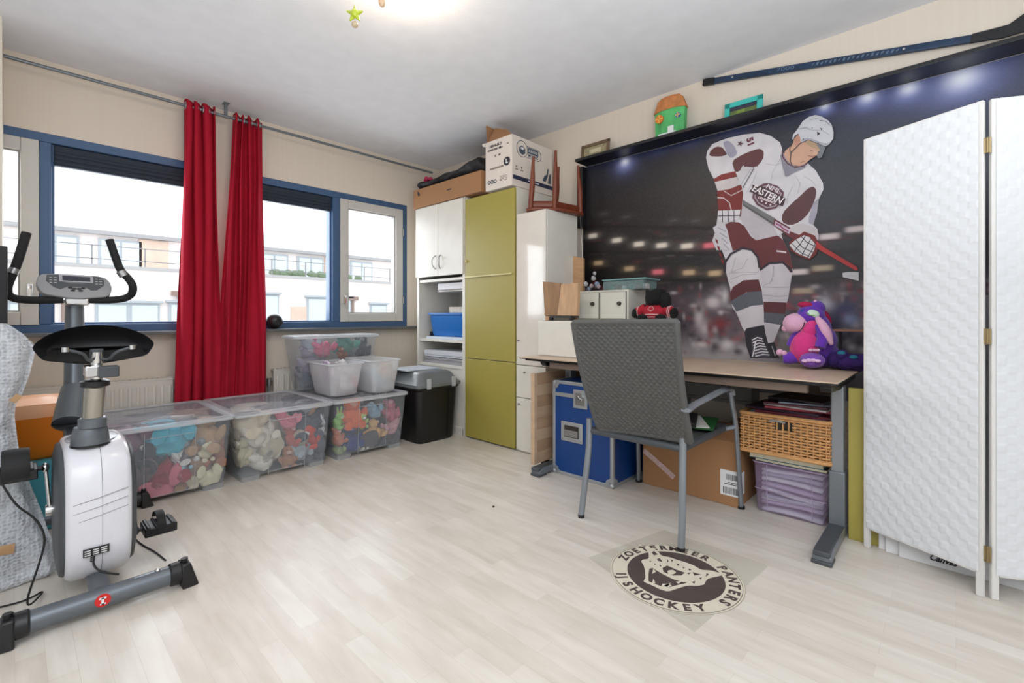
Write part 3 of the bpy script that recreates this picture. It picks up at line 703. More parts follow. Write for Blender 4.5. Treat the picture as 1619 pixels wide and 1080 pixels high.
for k in range(3):
    b = MB(); disc(b, fl, .045 + .034 * k, .045, .0155); mk = b.build('pictogram', m_ink, MBX)
    b = MB(); b.prism([onf(fl, .045 + .034 * k, .045) @ Vector(p) for p in ((-.006, -.008, .0009), (.006, -.008, .0009), (.007, .002, .0009), (0, .009, .0009), (-.007, .002, .0009))], fl.to_3x3() @ Vector((0, 0, .0006))); b.build('symbol', m_paper, mk)
b = MB()
for r_ in range(4):
    for q in range(3): b.obox(fl @ Vector((.175 + .028 * q, .038 + .011 * r_, .0003)), (.0006, .022, .0035))
for q in range(2): b.obox(fl @ Vector((.115 + .045 * q, .245, .0003)), (.0006, .014 + .01 * q, .014))
b.obox(fl @ Vector((.25, .31, .0003)), (.0006, .02, .008)); b.build('fine_print', M('brown_print', (120, 100, 92), .8), MBX, smooth=False)
b = MB(); ringmark(b, fr, .115, .285, .062, .0022)
pts = [(.165, .318), (.30, .318)] + [(.30 + .043 * math.sin(a), .275 + .043 * math.cos(a)) for a in [PI * i / 12 for i in range(13)]] + [(.165, .232)]
b.tube([fr @ Vector((x, y, 0)) for x, y in pts], .0022, 6)
b.build('logo_outline', M('slate_print', (74, 84, 100), .8), MBX)
b = MB(); b.prism([fr @ Vector((x, y, 0)) for x, y in ((.08, .29), (.115, .312), (.15, .29), (.15, .255), (.115, .238), (.08, .255))], (0, -.0008, 0)); b.build('logo_box', M('slate_print', (74, 84, 100), .8), MBX)
b = MB(); b.prism([fr @ Vector((x, y, .001)) for x, y in ((.092, .288), (.115, .302), (.138, .288), (.115, .275))], (0, -.0006, 0)); b.build('logo_box_top', m_paper, MBX)
b = MB()
b.obox(fr @ Vector((.245, .290, .0002)), (.125, .0006, .044)); pb = b.build('logo_plate', M('slate_print', (74, 84, 100), .8), MBX, bevel=.0)
b = MB()
for k in range(5): ringmark(b, fr, .202 + .0215 * k, .290, .0068, .0016, 12); b.obox(fr @ Vector((.195 + .0215 * k, .290, .0008)), (.003, .0006, .02))
b.build('logo_letters', m_paper, pb)
text('lettering', 'MOVING', onf(fr, .245, .252), .03, M('slate_print', (74, 84, 100), .8), MBX, bold=.001)
b = MB(); b.obox(fr @ Vector((.25, .05, .0002)), (.48, .0006, .032)); b.build('print_band', M('navy_print', (38, 44, 74), .7), MBX, smooth=False)
b = MB(); b.obox(fr @ Vector((.25, .05, .0008)), (.13, .0006, .007)); b.build('band_text', m_paper, MBX, smooth=False)
b = MB(); b.prism([fr @ Vector((x, y, 0)) for x, y in ((.36, .09), (.40, .085), (.43, .14), (.44, .20), (.425, .2), (.415, .15), (.385, .13))], (0, -.0008, 0)); b.prism([fr @ Vector((x, y, 0)) for x, y in ((.43, .08), (.47, .08), (.47, .17), (.445, .15))], (0, -.0008, 0)); b.build('print_picture', M('slate_print', (74, 84, 100), .8), MBX)
b = MB()
for x in (.05, .11): b.obox(fr @ Vector((x, .115, .0002)), (.03, .0006, .008)); b.obox(fr @ Vector((x, .135, .0002)), (.015, .0006, .014))
b.build('fine_print', M('brown_print', (120, 100, 92), .8), MBX, smooth=False)

# upturned wooden stool
m_mahog = M('reddish_brown_wood', (112, 52, 30), .4, var=.15, vscale=6, stretch=(1, 1, .2))
st = empty('wooden_stool', (2.8, 2.27, 1.786), 'small reddish brown wooden stool standing upside down on the glossy cabinet', 'stool')
zs = 1.787
b = MB(); b.prism([(2.575, 2.29, zs), (2.62, 2.33, zs), (2.86, 2.30, zs), (2.99, 2.16, zs), (3.02, 2.09, zs), (2.97, 2.06, zs), (2.73, 2.10, zs), (2.60, 2.22, zs)], (0, 0, .022))
b.build('seat', m_mahog, st, bevel=.006)
legs = [((2.60, 2.27, zs + .02), (843.5, 248)), ((2.72, 2.14, zs + .02), (878.5, 238)), ((2.99, 2.10, zs + .02), (914, 262)), ((2.86, 2.25, zs + .02), (883, 264))]
for (a, px) in legs:
    a = Vector(a); tp = Xp(px[0], px[1], a.x)
    md_ = a.lerp(tp, .45) + Vector((0, -.006 if a.y < 2.3 else .006, 0))
    b = MB(); b.tube([a, a.lerp(tp, .15), md_, a.lerp(tp, .8), tp], [.020, .019, .021, .013, .010], 12, 2); b.build('leg', m_mahog, st)
b = MB()
for p, q in (((2.60, 2.27), (2.72, 2.14)), ((2.72, 2.14), (2.99, 2.10)), ((2.99, 2.10), (2.86, 2.25)), ((2.86, 2.25), (2.60, 2.27))):
    b.tube([(p[0], p[1], zs + .05), (q[0], q[1], zs + .05)], .01, 8, flat=(.016, .05))
b.build('rail', m_mahog, st)

# ================================================================ SHELF ALONG THE TOP OF THE WALL MURAL
m_blk = M('black_shelf', (20, 20, 24), .3)
SY0, SY1 = -1.4, 2.15
sh = empty('wall_shelf', (3.06, .4, 2.21), 'long narrow black shelf running above the hockey wall mural', 'shelf')
b = MB(); b.box(2.985, SY0, 2.213, DX - .001, SY1, 2.234); b.build('board', m_blk, sh, bevel=.002)
b = MB(); b.box(3.09, SY1 + .0, 1.72, DX - .002, SY1 + .055, 2.205); b.build('side_upright', m_blk, sh, bevel=.002)
ZS = 2.2345
def pic(name, y0, y1, z1, fcol, label, art, lean=.03, fw=.022, xx=3.07):
    r = empty(name, (xx, (y0 + y1) / 2, ZS), label, 'picture')
    f = MB(); w_ = fw
    def q(y, z, d=0): return Vector((xx + (z - ZS) * lean * 4 - d, y, z))
    for a, b_, c, d in ((y0, ZS, y0 + w_, z1), (y1 - w_, ZS, y1, z1), (y0, ZS, y1, ZS + w_), (y0, z1 - w_, y1, z1)):
        f.prism([q(a, b_), q(c, b_), q(c, d), q(a, d)], (-.012, 0, 0))
    f.build('frame', M('frame_%d_%d_%d' % fcol, fcol, .5, var=.08, vscale=30), r, smooth=False)
    a = MB(); a.prism([q(y0 + w_, ZS + w_), q(y1 - w_, ZS + w_), q(y1 - w_, z1 - w_), q(y0 + w_, z1 - w_)], (-.003, 0, 0)); ao = a.build('picture', M('art_%d' % art[0], art[1], .5, var=.35, vscale=45), r, smooth=False)
    for (u0, u1, v0, v1, col) in art[2]:
        k = MB(); ya, yb2 = y1 - w_, y0 + w_; za, zb2 = ZS + w_, z1 - w_
        A = lambda u, v: q(ya + (yb2 - ya) * u, za + (zb2 - za) * v, .0035)
        k.prism([A(u0, v0), A(u1, v0), A(u1, v1), A(u0, v1)], (-.001, 0, 0)); k.build('image_band', M('artc_%d_%d_%d' % col, col, .6, var=.3, vscale=60), ao, smooth=False)
pl_ = Xp(918, 245, 3.06); pr_ = Xp(962, 232, 3.06)
pic('picture_frame', pr_.y, pl_.y, Xp(940, 225, 3.06).z + .004, (112, 92, 70), 'small brown framed picture at the left end of the black shelf', (1, (150, 140, 110), [(.25, .75, .3, .7, (196, 190, 160))]))
tl_ = Xp(1145, 180, 3.06); tr_ = Xp(1205, 165, 3.06)
pic('picture_frame', tr_.y, tl_.y, Xp(1175, 156, 3.06).z, (62, 190, 180), 'small turquoise framed picture on the black shelf under the hockey stick', (2, (92, 110, 60), [(0, 1, .55, 1, (52, 50, 70)), (.25, .55, .1, .5, (120, 140, 60))]), fw=.03)
# painted paper house
hy0, hy1 = Xp(1085, 190, 3.05).y, Xp(1036, 190, 3.05).y
ho = empty('paper_house', (3.05, (hy0 + hy1) / 2, ZS), 'painted green cardboard house with an orange roof on the black shelf', 'craft house')
hm = (hy0 + hy1) / 2; x0h = 3.0; x1h = 3.11
za_ = ZS; zb_ = Xp(1060, 168, 3.02).z - .02; zt_ = Xp(1060, 145, 3.02).z - .02
b = MB(); rg = []
def oct_(z, k, yk=1):
    return [b.bm.verts.new((3.055 + .05 * k * math.cos(a + .39) * 1.05, hm + (hy1 - hy0) / 2 * yk * math.sin(a + .39) * 1.05, z)) for a in [PI / 4 * i for i in range(8)]]
b.loft([oct_(za_, 1, .93), oct_(zb_, 1)]); b.build('walls', M('painted_green', (84, 172, 104), .8, var=.25, vscale=14), ho, smooth=False)
b = MB(); b.loft([oct_(zb_, 1.1, 1.06), oct_(zt_ - .02, .75, .8), oct_(zt_, .55, .62)]); b.build('roof', M('painted_orange', (186, 120, 70), .8, var=.3, vscale=22), ho, smooth=False)
for (dy, rr, col) in ((.055, .028, (214, 120, 50)), (-.068, .016, (60, 100, 180))):
    b = MB(); yy = hm + dy; zz = (za_ + zb_) / 2 + .03
    xx = 3.0 - .005 if dy > 0 else 3.01
    b.cyl((xx + .014, yy, zz), (xx, yy, zz), rr, seg=16); wo = b.build('window', M('painted_%d' % col[0], col, .8), ho)
    b = MB(); b.box(xx - .002, yy - .003, zz - rr, xx + .001, yy + .003, zz + rr); b.box(xx - .002, yy - rr, zz - .003, xx + .001, yy + rr, zz + .003); b.build('bars', M('ochre', (236, 190, 90), .8), wo, smooth=False)
b = MB(); b.box(2.997, hm - .045, za_, 3.003, hm - .005, za_ + .05); b.box(2.996, hm - .06, za_, 3.004, hm + .06, za_ + .012); b.build('door', M('painted_white', (220, 226, 224), .8), ho, smooth=False)
# hockey stick
hs = empty('hockey_stick', (3.13, .5, 2.37), 'long blue and black ice hockey stick hung slanting on the wall near the ceiling', 'hockey stick')
a = Xp(1112, 131, 3.13); c = Xp(1572, 56, 3.13)
def sec(mb, p, q, w, t_): mb.tube([p, q], .01, 4, flat=(t_, w)); return mb
def stick(p, q, w, t_, name, mat):
    d = (q - p).normalized(); up = Vector((1, 0, 0)).cross(d).normalized()
    mb = MB(); c8 = []
    for base in (p, q):
        for s1, s2 in ((-1, -1), (1, -1), (-1, 1), (1, 1)): c8.append(base + up * (w / 2 * s1) + Vector((t_ / 2 * s2, 0, 0)))
    mb.hexa([c8[0], c8[4], c8[1], c8[5], c8[2], c8[6], c8[3], c8[7]]); return mb.build(name, mat, hs, bevel=.004)
stick(a, a.lerp(c, .055), .042, .026, 'grip', m_black)
stick(a.lerp(c, .055), c.lerp(a, .02), .036, .022, 'shaft', M('dark_blue_composite', (26, 46, 70), .4, var=.5, vscale=14))
d = (c - a).normalized(); up = Vector((1, 0, 0)).cross(d).normalized()
if up.z < 0: up = -up
b = MB(); b.prism([c - up * .022 - d * .08, c + up * .02 - d * .08, c + d * .04 + up * .035, c + d * .16 + up * .14, c + d * .24 + up * .20, c + d * .30 + up * .14, c + d * .14 + up * .0, c + d * .03 - up * .022], (-.012, 0, 0)); b.build('blade', M('blade_black', (28, 28, 32), .6, bump=.4, bscale=120), hs, bevel=.003)
text('lettering', '7000', frame(a.lerp(c, .36) + Vector((-.0118, 0, 0)), d, up), .03, M('faded_silver_print', (96, 116, 140), .5), hs, sx=1.6)
b = MB(); fs = frame(a + Vector((-.0118, 0, 0)), d, up); LL = (c - a).length
for k in range(19): b.prism([fs @ Vector((LL * .46 + k * .021 + ox, oy, 0)) for ox, oy in ((0, -.008), (.010, -.008 if k % 3 else .0), (.013, .008), (.003, .008 if k % 2 else .002))], fs.to_3x3() @ Vector((0, 0, .0008)))
b.build('worn_print', M('faded_silver_print', (96, 116, 140), .5), hs, smooth=False)
for t_ in (.14, .76):
    b = MB(); p = a.lerp(c, t_); b.cyl(p + Vector((-.012, 0, 0)), p + Vector((-.016, 0, 0)), .006, seg=10); b.build('screw', m_chrome, hs)
# ================================================================ HOCKEY WALL MURAL
PX = DX - .0015
PY0, PY1, PZ0, PZ1 = -1.35, Xp(922, 300, PX).y, .55, 2.212
mural = empty('wall_mural', (PX, .4, PZ0), 'large photographic wall mural of an ice hockey player in a dark arena', 'poster')
def vcol_mat(name, rough=.5):
    m = bpy.data.materials.new(name); m.use_nodes = True; nt = m.node_tree; b = nt.nodes['Principled BSDF']
    a = nt.nodes.new('ShaderNodeAttribute'); a.attribute_name = 'print'; nt.links.new(a.outputs['Color'], b.inputs['Base Color'])
    b.inputs['Roughness'].default_value = rough; return m
def q2(px, py): p = Xp(px, py, PX); return (p.y, p.z)
import numpy as np
NU, NV = 420, 260
us = np.linspace(PY0, PY1, NU); vs_ = np.linspace(PZ0, PZ1, NV)
YY, ZZ = np.meshgrid(us, vs_)
# to photo-like print coordinates (for laying out the printed picture only)
def _pp():
    X = np.full_like(YY, PX); dF = X * Fv.x + YY * Fv.y; dR = X * Rv.x + YY * Rv.y
    return CX + FPX * dR / dF, HY - FPX * (ZZ - H) / dF
QX, QY = _pp()
def L3(c): return np.array([lin(v) for v in c])
img = np.zeros(YY.shape + (3,))
def vgrad(stops):
    zs_ = np.array([s_[0] for s_ in stops]); cs = np.array([L3(s_[1]) for s_ in stops])
    out = np.zeros(YY.shape + (3,))
    for k in range(3): out[..., k] = np.interp(ZZ, zs_, cs[:, k])
    return out
right = np.clip((1.6 - YY) / 1.3, 0, 1)[..., None]
gl = vgrad([(.5, (176, 166, 168)), (.80, (160, 150, 152)), (.92, (96, 84, 90)), (1.14, (84, 72, 78)), (1.26, (22, 18, 18)), (1.6, (34, 29, 30)), (1.9, (40, 35, 37)), (2.14, (30, 31, 42)), (2.2, (24, 30, 52))])
gr = vgrad([(.5, (120, 116, 124)), (.92, (92, 88, 98)), (1.14, (80, 76, 84)), (1.26, (50, 48, 52)), (1.6, (62, 64, 72)), (1.95, (56, 60, 72)), (2.12, (46, 50, 64)), (2.2, (42, 48, 70))])
img = gl * (1 - right) + gr * right
rs = np.random.RandomState(4)
def blob(px, py, rx, ry, col, a=1.0, hard=2.0):
    y, z = q2(px, py); k = 1.0
    d = ((YY - y) / rx) ** 2 + ((ZZ - z) / ry) ** 2
    w_ = (a * np.exp(-d ** (hard / 2)))[..., None]
    img[:] = img * (1 - w_) + L3(col) * w_
def bar(px, py, rx, ry, col, a=1.0):
    y, z = q2(px, py); d = (np.abs(YY - y) / rx) ** 5 + (np.abs(ZZ - z) / ry) ** 5
    w_ = (a * np.exp(-d * .9))[..., None]; img[:] = img * (1 - w_) + L3(col) * w_
# soft haze and beams
blob(1135, 330, .22, .12, (58, 42, 32), .7); blob(1080, 300, .2, .2, (44, 40, 40), .6)
for _ in range(700):
    px = rs.uniform(925, 1620); py = rs.uniform(448, 562)
    g = rs.choice(5); col = [(196, 186, 188), (60, 50, 60), (120, 100, 106), (40, 32, 44), (150, 60, 64)][g]
    blob(px, py, rs.uniform(.008, .028), rs.uniform(.008, .026), col, rs.uniform(.35, .85))
for _ in range(160):
    px = rs.uniform(925, 1360); py = rs.uniform(350, 450)
    col = [(92, 74, 66), (30, 22, 26), (96, 40, 46), (70, 60, 60)][rs.choice(4)]
    blob(px, py, rs.uniform(.02, .06), rs.uniform(.006, .014), col, rs.uniform(.2, .5))
for px, py, c_ in ((937, 373, 0), (975, 380, 0), (1010, 386, 0), (1046, 388, 0), (1086, 389, 0), (1122, 388, 1), (946, 416, 2), (995, 425, 2), (1040, 430, 1), (1089, 431, 2), (1130, 432, 2), (955, 338, 3), (990, 343, 3), (1064, 349, 3), (1100, 349, 3), (1060, 404, 3), (1090, 404, 3)):
    col = [(232, 220, 206), (226, 118, 128), (196, 168, 132), (84, 80, 80)][c_]
    if py < 400 or c_ < 3: blob(px, py, .06, .025, col, .3)
    bar(px, py, .040 if c_ != 3 else .03, .017 if c_ != 3 else .006, col, .95 if c_ != 3 else .7)
for px, py, c_ in ((1310, 374, 0), (1300, 424, 1), (1262, 430, 0), (1270, 460, 1), (1355, 362, 0)):
    col = [(220, 206, 206), (176, 160, 136)][c_]; bar(px, py, .05, .016, col, .9)
for px, py in ((1180, 455), (1320, 400), (1250, 400), (1290, 445)): blob(px, py, .12, .02, (30, 24, 26), .7)
for py in (357, 398, 440): # dark tier lines left of the player
    for px in range(930, 1130, 12): blob(px, py + (px - 930) * .02, .05, .010, (14, 10, 12), .8)
# floodlights
for px, py, r_ in ((988, 256, .045), (1520, 124, .085), (1436, 140, .05), (1372, 153, .045), (1304, 168, .03)):
    blob(px, py + 5, r_ * 2.6, r_ * 1.9, (78, 84, 128), .7); blob(px, py + 4, r_ * 1.4, r_ * 1.1, (140, 150, 210), .85); blob(px, py, r_ * .7, r_ * .6, (238, 242, 255), 1)
for px in (1040, 1090, 1160): blob(px, 250 - (px - 1000) * .24, .09, .04, (52, 60, 104), .6)
for px in range(930, 1610, 14): blob(px, 262 - (px - 914) * .268 + 4, .08, .012, (56, 62, 92), .5)
# ice level and the blurred players
blob(1110, 566, .35, .05, (190, 178, 176), .8); blob(1000, 560, .25, .05, (180, 168, 168), .8)
for px, py, rx, ry, col in ((1128, 478, .05, .04, (214, 204, 206)), (1105, 500, .03, .08, (208, 198, 200)), (1115, 520, .035, .05, (202, 190, 194)), (1138, 512, .05, .04, (128, 40, 44)), (1122, 520, .02, .05, (110, 46, 50)), (1146, 468, .02, .05, (210, 202, 204)), (1092, 530, .02, .02, (48, 42, 44)), (1130, 548, .03, .03, (60, 56, 62)), (1165, 556, .03, .02, (50, 46, 50)), (1150, 545, .04, .03, (214, 206, 206)), (1108, 545, .04, .02, (216, 206, 204)), (945, 480, .03, .06, (60, 40, 44)), (1105, 488, .02, .03, (70, 56, 60)),
        (1335, 490, .07, .06, (44, 48, 92)), (1320, 515, .05, .06, (30, 30, 60)), (1305, 480, .04, .04, (190, 186, 200)), (1322, 470, .03, .03, (110, 90, 90)), (1345, 505, .03, .03, (120, 130, 170)), (1290, 545, .05, .04, (100, 96, 100)), (1240, 545, .04, .04, (128, 124, 122)), (1262, 470, .03, .02, (86, 82, 88))):
    blob(px, py, rx, ry, col, .85)
fl_n = rs.rand(*YY.shape)[..., None] * .012
img = np.clip(img + fl_n - .006, 0.001, 1)
b = MB(); b.grid(NU, NV, lambda u, v: Vector((PX, PY0 + (PY1 - PY0) * u, PZ0 + (PZ1 - PZ0) * v)))
mo = b.build('arena_print', vcol_mat('mural_print', .42), mural, smooth=False, recalc=False)
att = mo.data.color_attributes.new('print', 'FLOAT_COLOR', 'POINT')
buf = np.ones((NV * NU, 4), dtype=np.float32); buf[:, :3] = img.reshape(-1, 3); att.data.foreach_set('color', buf.ravel())
# printed player, in flat layers of ink
_lay = [0]
def ink(pts, col, crop='A', name='player_print', parent=None, round_=0, thick=.00012):
    if crop == 'A': pts = [(1110 + x / 5.142, 170 + y / 5.142) for x, y in pts]
    elif crop == 'B': pts = [(1110 + x / 4.696, 360 + y / 4.696) for x, y in pts]
    for _ in range(round_):
        q = []
        for i in range(len(pts)):
            a, b_ = pts[i], pts[(i + 1) % len(pts)]
            q += [(a[0] * .78 + b_[0] * .22, a[1] * .78 + b_[1] * .22), (a[0] * .22 + b_[0] * .78, a[1] * .22 + b_[1] * .78)]
        pts = q
    _lay[0] += 1; x = PX - .0004 - _lay[0] * .00012
    mb = MB(); P3 = []
    for p in pts:
        y, z = q2(*p); P3.append(Vector((x, y, z)))
    mb.prism(P3, (-.0001, 0, 0))
    return mb.build(name, M('ink_%d_%d_%d' % col, col, .42, var=.09, vscale=9), parent or player, smooth=False)
def line(pts, w, col, crop='A', name='line_print'):
    """a drawn stroke of width w (crop px)"""
    L, R_ = [], []
    for i, p in enumerate(pts):
        a = pts[max(i - 1, 0)]; c = pts[min(i + 1, len(pts) - 1)]; dx, dy = c[0] - a[0], c[1] - a[1]; n = math.hypot(dx, dy) or 1
        L.append((p[0] - dy / n * w / 2, p[1] + dx / n * w / 2)); R_.append((p[0] + dy / n * w / 2, p[1] - dx / n * w / 2))
    return ink(L + R_[::-1], col, crop, name)
player = None
WHT = (205, 200, 205); MAR = (92, 44, 48); RED = (124, 38, 40); GRY = (92, 94, 104); SH = (160, 158, 172)
body = ink([(180, 250), (80, 0), (170, -60), (560, -60), (600, 90), (650, 190), (675, 300), (662, 380), (640, 520), (585, 720), (530, 850), (480, 860), (455, 735), (315, 770), (260, 640), (225, 590), (210, 450), (195, 400), (178, 330)], WHT, 'B', 'player', parent=mural)
player = body
# legs
ink([(180, 250), (230, 190), (320, 150), (385, 165), (422, 250), (425, 380), (445, 430), (455, 580), (455, 725), (330, 750), (310, 770), (260, 640), (225, 590), (210, 450), (195, 400)], (206, 200, 204), 'B', 'left_sock', round_=1)
ink([(206, 490), (230, 440), (310, 390), (420, 385), (445, 470), (330, 480), (260, 520), (214, 548)], MAR, 'B', 'sock_band')
ink([(214, 548), (270, 510), (340, 478), (445, 470), (454, 572), (370, 580), (255, 625)], GRY, 'B', 'sock_band')
ink([(425, 330), (500, 265), (590, 258), (650, 310), (662, 380), (640, 520), (600, 640), (575, 720), (530, 850), (484, 840), (462, 720), (455, 580), (447, 430)], (198, 192, 198), 'B', 'right_sock', round_=1)
ink([(456, 550), (628, 556), (615, 642), (459, 628)], MAR, 'B', 'sock_band'); ink([(459, 628), (615, 642), (585, 722), (460, 702)], GRY, 'B', 'sock_band')
for pts in ([(200, 340), (300, 330), (420, 335)], [(210, 385), (300, 350), (400, 345)], [(250, 220), (230, 300), (215, 330)], [(340, 230), (300, 300), (215, 330)], [(455, 430), (520, 400), (535, 280)], [(450, 440), (560, 445), (650, 440)], [(450, 500), (560, 510), (640, 505)], [(500, 420), (530, 360), (530, 290)]): line(pts, 3, (150, 144, 152), 'B')
ink([(315, 775), (330, 748), (462, 722), (470, 780), (520, 965), (360, 968), (330, 880)], (44, 42, 50), 'B', 'skate')
ink([(365, 820), (440, 800), (505, 962), (372, 962)], (70, 68, 78), 'B', 'skate_tongue')
for k in range(7): line([(372 + k * 4, 835 + k * 20), (410 + k * 7, 815 + k * 21), (448 + k * 9, 825 + k * 20)], 8, (226, 222, 226), 'B', 'lace')
line([(375, 960), (385, 920), (400, 840)], 9, (226, 222, 226), 'B', 'lace')
ink([(480, 862), (540, 852), (575, 968), (522, 968), (500, 900)], (40, 38, 46), 'B', 'skate'); line([(520, 880), (545, 950)], 6, (200, 196, 200), 'B', 'lace')
# trousers
ink([(85, 1085), (112, 1000), (128, 890), (330, 870), (350, 960), (320, 1090), (240, 1160), (120, 1160)], (204, 200, 204), 'A', 'trouser_side')
ink([(172, -22), (212, -42), (275, -38), (322, -8), (350, 30), (400, 95), (460, 60), (560, 55), (600, 90), (650, 190), (676, 300), (655, 330), (600, 258), (500, 262), (432, 322), (420, 240), (372, 168), (300, 152), (230, 172), (205, 90), (190, 20)], (98, 42, 46), 'B', 'trousers')
line([(170, 330), (175, 255), (215, 195), (300, 152), (370, 165), (415, 220), (428, 300)], 16, (44, 36, 48), 'B'); line([(430, 315), (500, 264), (600, 258), (650, 300), (668, 330)], 16, (44, 36, 48), 'B')
ink([(553, 168), (625, 178), (628, 190), (555, 180)], (214, 206, 210), 'B', 'logo_print')
for k in range(4): ink([(100 + k * 14, 80 + k * 50), (118 + k * 14, 95 + k * 50), (122 + k * 14, 125 + k * 50), (104 + k * 14, 105 + k * 50)], RED, 'B', 'dot_print')
for k in range(4): line([(120 + k * 14, 0 + k * 40), (180 + k * 8, 30 + k * 45)], 8, SH, 'B')
# jersey
ink([(35, 410), (45, 355), (85, 300), (150, 272), (215, 250), (340, 222), (470, 207), (560, 232), (635, 285), (655, 345), (645, 420), (680, 552), (745, 530), (820, 490), (858, 452), (925, 512), (985, 615), (988, 670), (950, 745), (935, 860), (905, 955), (940, 990), (945, 1050), (900, 1075), (840, 1010), (760, 960), (690, 1000), (625, 1045), (560, 1035), (500, 1065), (445, 1082), (400, 1050), (340, 955), (305, 900), (330, 760), (325, 660), (270, 520), (160, 548), (98, 582), (55, 500)], (208, 204, 208), 'A', 'jersey')
ink([(170, 285), (215, 268), (265, 312), (292, 380), (240, 417), (205, 385), (190, 335)], (156, 152, 170), 'A', 'shade_panel', round_=1)
ink([(58, 398), (70, 352), (118, 318), (168, 325), (198, 368), (206, 386), (150, 402)], MAR, 'A', 'shoulder_patch', round_=1)
ink([(244, 436), (330, 384), (430, 344), (480, 336), (508, 368), (494, 430), (440, 492), (345, 480), (300, 525), (268, 525)], (92, 48, 52), 'A', 'jersey_panel', round_=1)
ink([(650, 935), (655, 860), (720, 790), (800, 720), (860, 660), (905, 642), (932, 670), (922, 750), (872, 860), (800, 930), (720, 962)], (88, 52, 56), 'A', 'jersey_panel', round_=1)
ink([(872, 885), (905, 780), (950, 735), (932, 860), (908, 958), (868, 940)], (162, 158, 172), 'A', 'shade_panel')
ink([(330, 800), (580, 960), (620, 1040), (440, 1082), (340, 955), (305, 900)], (186, 178, 184), 'A', 'shade_panel')
for pts in ([(640, 420), (580, 520), (560, 600)], [(760, 560), (800, 620), (780, 700)], [(520, 460), (600, 470), (660, 450)], [(830, 560), (900, 600), (930, 640)], [(450, 520), (420, 600), (360, 700)], [(380, 860), (470, 900), (560, 980)], [(740, 640), (700, 720), (690, 790)]): line(pts, 5, (178, 174, 182))
ink([(98, 582), (160, 546), (272, 520), (288, 560), (200, 586), (106, 608)], RED, 'A', 'sleeve_band')
# left glove
ink([(106, 608), (284, 566), (312, 628), (222, 668), (130, 680)], (198, 190, 190), 'A', 'glove_cuff')
ink([(288, 562), (332, 476), (346, 474), (348, 500), (428, 488), (338, 664), (312, 640)], (200, 196, 200), 'A', 'glove_flap'); line([(425, 495), (335, 655)], 10, (110, 110, 118)); line([(400, 500), (318, 630)], 4, (150, 148, 156))
ink([(124, 680), (215, 668), (322, 630), (336, 700), (326, 832), (230, 840), (136, 840)], (116, 34, 34), 'A', 'glove')
line([(180, 680), (240, 718), (330, 672)], 6, (210, 200, 200)); line([(128, 735), (180, 738), (225, 775), (242, 838)], 7, (210, 200, 200))
ink([(134, 840), (325, 832), (312, 888), (268, 928), (200, 936), (128, 930)], (206, 202, 206), 'A', 'glove_fingers')
for x in (168, 215, 262): line([(x, 838), (x + 2, 935)], 7, (60, 56, 66))
line([(134, 884), (310, 880)], 7, (60, 56, 66)); line([(320, 832), (314, 888)], 10, (90, 40, 40))
# stick
ink([(336, 752), (600, 905), (580, 958), (336, 800)], (112, 112, 112), 'A', 'stick'); line([(338, 790), (582, 945)], 8, (70, 70, 74))
ink([(590, 905), (730, 985), (835, 1055), (900, 1080), (870, 1140), (720, 1060), (582, 960)], (104, 42, 52), 'A', 'stick')

ink([(600, 925), (720, 995), (712, 1030), (592, 960)], (196, 182, 196), 'A', 'stick_label'); line([(604, 945), (640, 962), (660, 985), (705, 1010)], 12, (150, 60, 100))
# right glove and lower stick
ink([(700, 1000), (760, 950), (830, 945), (900, 965), (950, 1020), (950, 1080), (900, 1120), (860, 1060), (800, 1040)], (200, 192, 194), 'A', 'glove_cuff', round_=1)
ink([(650, 110), (760, 30), (840, 60), (872, 120), (850, 200), (800, 240), (720, 210), (660, 170)], (112, 34, 34), 'B', 'glove')
ink([(652, 130), (700, 90), (760, 58), (800, 72), (846, 128), (830, 180), (800, 228), (740, 205), (690, 178)], (214, 210, 212), 'B', 'glove_fingers')
for pts in ([(700, 92), (750, 150), (830, 185)], [(740, 68), (780, 110), (842, 140)], [(668, 118), (740, 190), (800, 215)], [(770, 62), (735, 120), (690, 175)], [(810, 85), (780, 140), (745, 205)], [(842, 125), (820, 165), (785, 225)]): line(pts, 6, (44, 42, 50), 'B')
ink([(850, 100), (905, 145), (1150, 292), (1160, 318), (1138, 318), (890, 176), (850, 150)], (178, 48, 48), 'B', 'stick')
ink([(1045, 338), (1080, 330), (1165, 330), (1165, 396), (1048, 368)], (208, 206, 208), 'B', 'stick_blade')
# crest
ink([(500, 622), (540, 616), (620, 640), (668, 690), (662, 760), (606, 822), (530, 838), (450, 795), (412, 735), (424, 668)], (96, 60, 74), 'A', 'crest')
ink([(508, 640), (545, 634), (612, 656), (650, 700), (645, 752), (598, 808), (532, 822), (462, 782), (430, 732), (440, 680)], (170, 160, 168), 'A', 'crest')
ink([(512, 646), (545, 642), (608, 662), (642, 702), (638, 750), (594, 800), (534, 812), (468, 776), (438, 730), (446, 684)], (92, 52, 66), 'A', 'crest')
ink([(414, 628), (436, 636), (520, 652), (682, 742), (676, 766), (660, 806), (560, 770), (386, 684), (412, 660)], (58, 34, 44), 'A', 'crest_banner')
def onprint(px, py, px2, py2, s, size, col, sx=1.0, bold=.001, shear=0.0):
    """text printed on the mural running from (px,py) towards (px2,py2)"""
    _lay[0] += 1; x = PX - .0004 - _lay[0] * .00012
    a = Vector((x, *q2(px, py))); b_ = Vector((x, *q2(px2, py2)))
    m = frame((a + b_) / 2, b_ - a, Vector((-1, 0, 0)).cross(b_ - a)); return text('lettering', s, m, size, M('ink_%d_%d_%d' % col, col, .42), player, ext=.00005, sx=sx, bold=bold, shear=shear)
def cA(x, y): return 1110 + x / 5.142, 170 + y / 5.142
onprint(*cA(528, 640), *cA(640, 690), 'NHL', .036, (222, 214, 218), 1.25, .0006)
